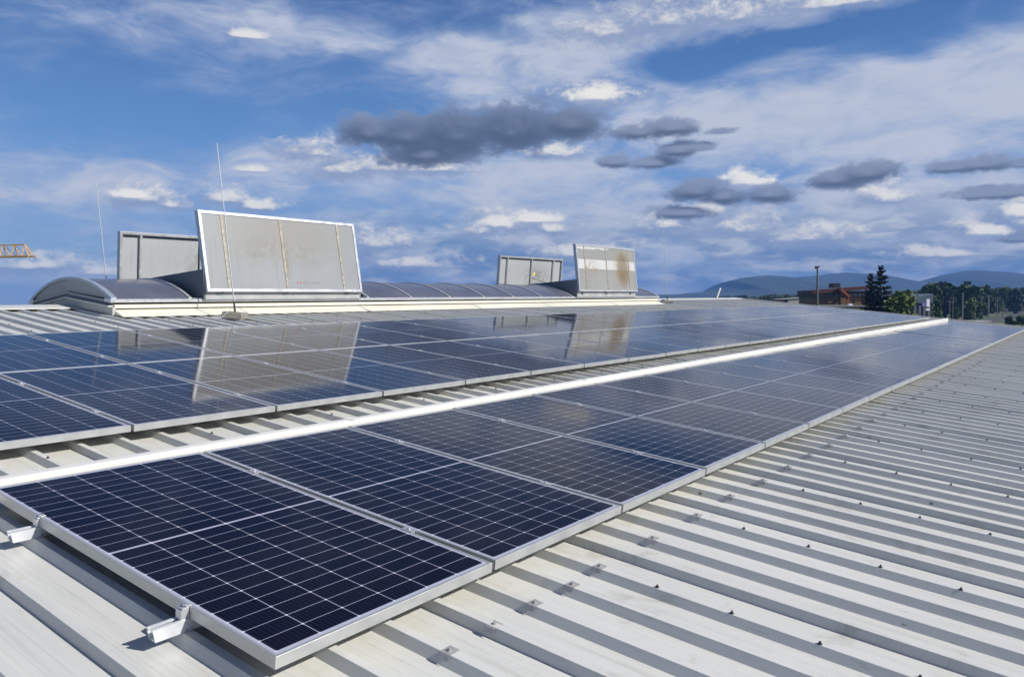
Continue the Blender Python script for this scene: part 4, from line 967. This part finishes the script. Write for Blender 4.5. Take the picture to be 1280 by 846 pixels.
# white sign pylon with a blue board
p0 = g(1159.5, 178)
t = thing('sign_pylon', 'tall white sign on a pole with a violet-blue board beside it', 'sign', tuple(p0), (0, 0, HEAD))
za, zb = zat(384, 178), zat(374.3, 178)
mb = MB(); mb.tube([(0, .1, 0), (0, .1, za + .1)], .13, 8); mb.build('pole', M['mast'], t)
mb = MB(); mb.box(-.34, .34, -.06, .16, za, zb); mb.build('sign_board', M['signwhite'], t, bevel=.03)
mb = MB(); mb.box(-.42, .34, -.06, .1, zat(388.5, 178), zat(386, 178)); mb.build('small_board', M['signwhite'], t)
mb = MB(); mb.box(-1.35, -.42, -.04, .1, zat(383, 178), zat(379.2, 178)); mb.build('blue_board', M['signblue'], t)
# square sign tower behind the trees
p0 = g(1208, 380); t = thing('sign_tower', 'square dark sign cube with a pale side rising above the trees', 'sign', tuple(p0), (0, 0, HEAD + R(-28)))
za, zb = zat(363, 380), zat(352.6, 380)
mb = MB(); mb.box(-.5, .5, .4, 1.4, 0, za); mb.build('tower', M['mast'], t)
mb = MB(); mb.box(-1.6, 1.6, -.4, 2.7, za + .002, zb); mb.build('sign_cube', M['whitewall'], t)
mb = MB(); mb.box(-1.4, 1.4, -.45, -.402, za + .15, zb - .15); s_ = mb.build('dark_face', M['darkwall'], t)
mb = MB(); mb.tube([(0, -.47, (za + zb) / 2), (0, -.452, (za + zb) / 2)], .9, 20); mb.build('round_mark', M['winframe'], s_)
# houses along the railway
t, w, h, dp = house('railway_house', 'low dark house with a faded pink porch behind the masts', 1223, 1246, 425, 368.5)
mb = MB(); mb.box(-w/2, w/2, 0, 10, 0, h - 1.5); mb.build('wall', M['darkwall'], t)
mb = MB(); mb.prism([(-w/2 - .4, h - 1.498), (w/2 + .4, h - 1.498), (w/2 - .6, h), (-w/2 + .6, h)], 'y', -.5, 10.5); mb.build('roof', M['greyroof'], t)
mb = MB(); mb.box(-w/2 + 3.1, w/2 - 2.6, -1.6, -.003, 0, h - 3.4); pk = mb.build('porch', M['pink'], t); mb = MB(); mb.box(-w/2 + 4.0, w/2 - 3.6, -1.66, -1.603, .8, h - 4.6); mb.build('window', M['window'], pk)
mb = MB(); mb.box(-.2, .7, -.6, -.3, h - .9, h - .55); mb.build('roof_light', M['signwhite'], t)
t, w, h, dp = house('garage', 'grey building with a dark gateway at the right edge, by the railway', 1272, 1300, 420, 370.8)
mb = MB(); mb.box(-w/2, -w/2 + .7, 0, 9, 0, h - .5); mb.box(w/2 - .7, w/2, 0, 9, 0, h - .5); mb.box(-w/2, w/2, 0, 9, h - .498, h); mb.build('wall', M['greyroof'], t); mb = MB(); mb.box(-w/2 + .702, w/2 - .702, .8, 8.9, 0, h - .502); mb.build('gateway', M['darkwall'], t)
# pale flat roof just beyond the gable
t, w, h, dp = house('carport', 'pale flat carport roof peeking over the gable at the far right', 1219, 1239, 105, 402.2)
mb = MB(); mb.box(-w/2, w/2, 0, 2.4, h - .16, h); mb.build('roof', M['whitewall'], t)
for (x, y) in ((-w/2 + .15, .15), (w/2 - .15, .15), (-w/2 + .15, 2.2), (w/2 - .15, 2.2)):
    mb = MB(); mb.box(x - .06, x + .06, y - .06, y + .06, 0, h - .162); mb.build('post', M['mast'], t)
# tall yard lamp left of the ochre building
d = 100
t = thing('yard_lamp', 'tall yard lamp on a grey pole in front of the ochre building', 'street lamp', tuple(g(1021.3, d)), (0, 0, HEAD))
zt = zat(333.2, d)
mb = MB(); mb.tube([(0, 0, 0), (0, 0, zt * .5), (0, 0, zt)], [.20, .15, .10], 10); mb.build('pole', M['mast'], t)
mb = MB(); mb.box(-.24, .2, -.22, .22, zt, zt + .16); mb.hexa([(-.3, -.2, zt - .14), (-.06, -.2, zt - .2), (-.06, .2, zt - .2), (-.3, .2, zt - .14), (-.3, -.2, zt), (-.06, -.2, zt), (-.06, .2, zt), (-.3, .2, zt)]); mb.build('lamp_head', M['lampdark'], t)
# railway masts
MAST = [(1143, 379, 180, 0, 'thin mast before the dark left wall of the blue-grey building'), (1175.8, 370.5, 250, 1, 'railway mast with a short crossbar right of the white sign pylon'), (1186.6, 376, 240, 1, 'railway mast with signal arm left of the dense green tree'), (1190.6, 371.5, 260, 1, 'railway mast with crossbar just left of the dense green tree'),
        (1202.6, 367, 250, 0, 'thick grey mast in front of the dense green tree'), (1218.5, 373.5, 275, 0, 'bare mast at the right edge of the dense green tree'), (1226.5, 371, 330, 1, 'railway mast at the left corner of the pink porch'), (1235, 370, 320, 1, 'pale railway mast before the middle of the pink porch'),
        (1246, 372, 330, 0, 'mast at the right end of the railway house'), (1252.6, 376, 310, 0, 'mast in front of the lone yellow-green tree')]
for (px, py, d, arm, lab) in MAST:
    t = thing('railway_mast', lab, 'mast', tuple(g(px, d)), (0, 0, HEAD), 'masts along the railway'); zt = zat(py, d)
    w_ = (1.5 if px in (1202.6, 1235) else 0.75) * d / F
    mb = MB(); mb.box(-w_/2, w_/2, -w_/2, w_/2, 0, zt); mb.build('pole', M['mast'], t)
    if arm:
        mb = MB(); mb.box(-1.1, 1.1, -.05, .05, zt - .5, zt - .38); mb.bar((w_/2, 0, zt - 1.3), (1.0, 0, zt - .5), .07); mb.build('crossarm', M['mast'], t)
        mb = MB()
        for x in (-.95, .95): mb.tube([(x, 0, zt - .38), (x, 0, zt - .1)], .05, 6)
        mb.build('insulator', M['window'], t)

# ---- hills
def m_hill():
    m, k, b = material('wooded_hills'); p = k.add('ShaderNodeTexCoord').outputs['Object']
    nz = k.noise(p, 0.008, 8, 0.6)
    k.put(b.inputs['Base Color'], k.mix(k.step(nz, .35, .65), (0.010, 0.021, 0.012), (0.026, 0.042, 0.018))); b.inputs['Roughness'].default_value = 1
    return m
HILL = m_hill()
def ridge(name, pts, d, depth, seed):
    rn = random.Random(seed); mb = MB(); rows = []
    xs = [pts[0][0] + (pts[-1][0] - pts[0][0]) * i / 160 for i in range(161)]
    def h(x):
        for (a, b) in zip(pts[:-1], pts[1:]):
            if a[0] <= x <= b[0]:
                t = (x - a[0]) / (b[0] - a[0]); t = t * t * (3 - 2 * t) * .5 + t * .5; return zat(a[1] + (b[1] - a[1]) * t, d, x)
        return 0
    ph = [rn.uniform(0, 6) for _ in range(9)]
    for x in xs:
        hh = max(0.5, h(x)); row = []
        for j in range(-9, 7):
            t = j / 9; dd = d + t * depth
            prof_ = max(0.0, 1 - abs(t) ** 1.35)
            spur = 1 + (0.16 * math.sin(x * .055 + t * 5 + ph[0]) + .10 * math.sin(x * .13 - t * 7 + ph[1]) + .05 * math.sin(x * .31 + t * 11 + ph[2])) * (1 - prof_) * 1.2
            px = 640 + (x - 640) * d / dd
            row.append(tuple(g(px, dd, max(0.0, hh * prof_ * spur) - (2 if abs(j) == 9 else 0))))
        rows.append(row)
    mb.grid(rows); return tag(mb.build(name, HILL, fixn=False), kind='structure')
ridge('hills', [(700, 369), (840, 368.2), (868, 366), (893, 363.5), (905, 358), (914, 350.5), (930, 347), (948, 345.2), (962, 344.4), (978, 345.5), (1000, 348.5), (1030, 352), (1070, 358), (1110, 362), (1150, 366)], 2800, 700, 1)
ridge('hills', [(900, 367), (960, 356), (985, 349), (1000, 346.2), (1015, 345), (1040, 342), (1056, 340.8), (1072, 342), (1085, 342.2), (1100, 348), (1120, 352), (1150, 354.5), (1172, 352), (1200, 351), (1260, 352), (1340, 356)], 3300, 750, 2)
ridge('hills', [(1100, 366), (1140, 360), (1160, 352), (1175, 346), (1190, 341.4), (1205, 338.6), (1214, 337.7), (1226, 338.2), (1236, 340.3), (1245, 339.6), (1256, 341.8), (1270, 343), (1290, 344.5), (1340, 352), (1420, 362)], 3000, 700, 3)
ridge('hills', [(1080, 366), (1120, 358.5), (1150, 352.5), (1163, 350.5), (1180, 351.5), (1230, 357), (1300, 364)], 3600, 600, 4)

# ---- yellow tower crane whose jib tip reaches into the picture on the left
d = 78
tip = g(44.5, d, zat(320.6, d, 44)); base_ = g(-420, d + 6)
zj = tip.z; jl = Vector((tip.x - base_.x, tip.y - base_.y, 0)); L = jl.length; ja = math.atan2(jl.y, jl.x)
t = thing('tower_crane', 'yellow tower crane of which only the lattice jib tip shows at the left edge', 'crane', tuple(base_), (0, 0, ja))
M['crane'] = plain('crane_yellow', (0.62, 0.36, 0.10), 0.55, 0, 0.1, 2)
mb = MB(); jh, jw = 1.15, .5
zb_ = zj; n = int(L / 1.2)
for s_ in (-jw, jw): mb.bar((-8, s_, zb_), (L, s_, zb_), .13)
mb.bar((-8, 0, zb_ + jh), (L - .75, 0, zb_ + jh), .12); mb.bar((L - .75, 0, zb_ + jh), (L, 0, zb_), .07)
for i in range(n):
    x = L - .75 - i * 1.2
    for s_ in (-jw, jw):
        mb.bar((x, 0, zb_ + jh), (x, s_, zb_), .06); mb.bar((x, 0, zb_ + jh), (x + .75 if i == 0 else x + 1.2, s_, zb_), .05)
    mb.bar((x, -jw, zb_), (x, jw, zb_), .06)
mb.build('jib', M['crane'], t)
mb = MB()
for (a, b) in ((-.8, -.8), (.8, -.8), (.8, .8), (-.8, .8)): mb.bar((a, b, 0), (a, b, zb_ + 1), .16)
for i in range(int(zb_ / 1.6)):
    z = i * 1.6
    mb.bar((-.8, -.8, z), (.8, -.8, z + 1.6), .07); mb.bar((.8, .8, z), (-.8, .8, z + 1.6), .07); mb.bar((.8, -.8, z), (.8, .8, z + 1.6), .07); mb.bar((-.8, .8, z), (-.8, -.8, z + 1.6), .07)
mb.build('mast', M['crane'], t)
mb = MB(); mb.box(-8.2, -5.5, -.9, .9, zb_ - 1.3, zb_ - .1); mb.build('counterweight', M['concrete'], t)
mb = MB(); mb.box(.9, 2.2, -1.9, -.55, zb_ - 2.1, zb_ - .15); mb.build('cab', M['window'], t)

# ------------------------------------------------------------------ the air that turns the hills blue
def haze():
    m = bpy.data.materials.new('haze'); m.use_nodes = True; t = m.node_tree; t.nodes.clear(); k = N(t)
    v = k.add('ShaderNodeVolumePrincipled', {'Color': (0.165, 0.37, 0.84, 1), 'Density': HAZE, 'Anisotropy': 0.0})
    o = k.add('ShaderNodeOutputMaterial'); k.l.new(v.outputs[0], o.inputs['Volume'])
    mb = MB(); q = 4600
    mb.box(-q, q, -q, q, -5.0, 112.0)
    return tag(mb.build('haze', m), 'thin blue air between the roof and the hills', 'haze', None, 'stuff')
HAZE = 2.2e-4
haze()
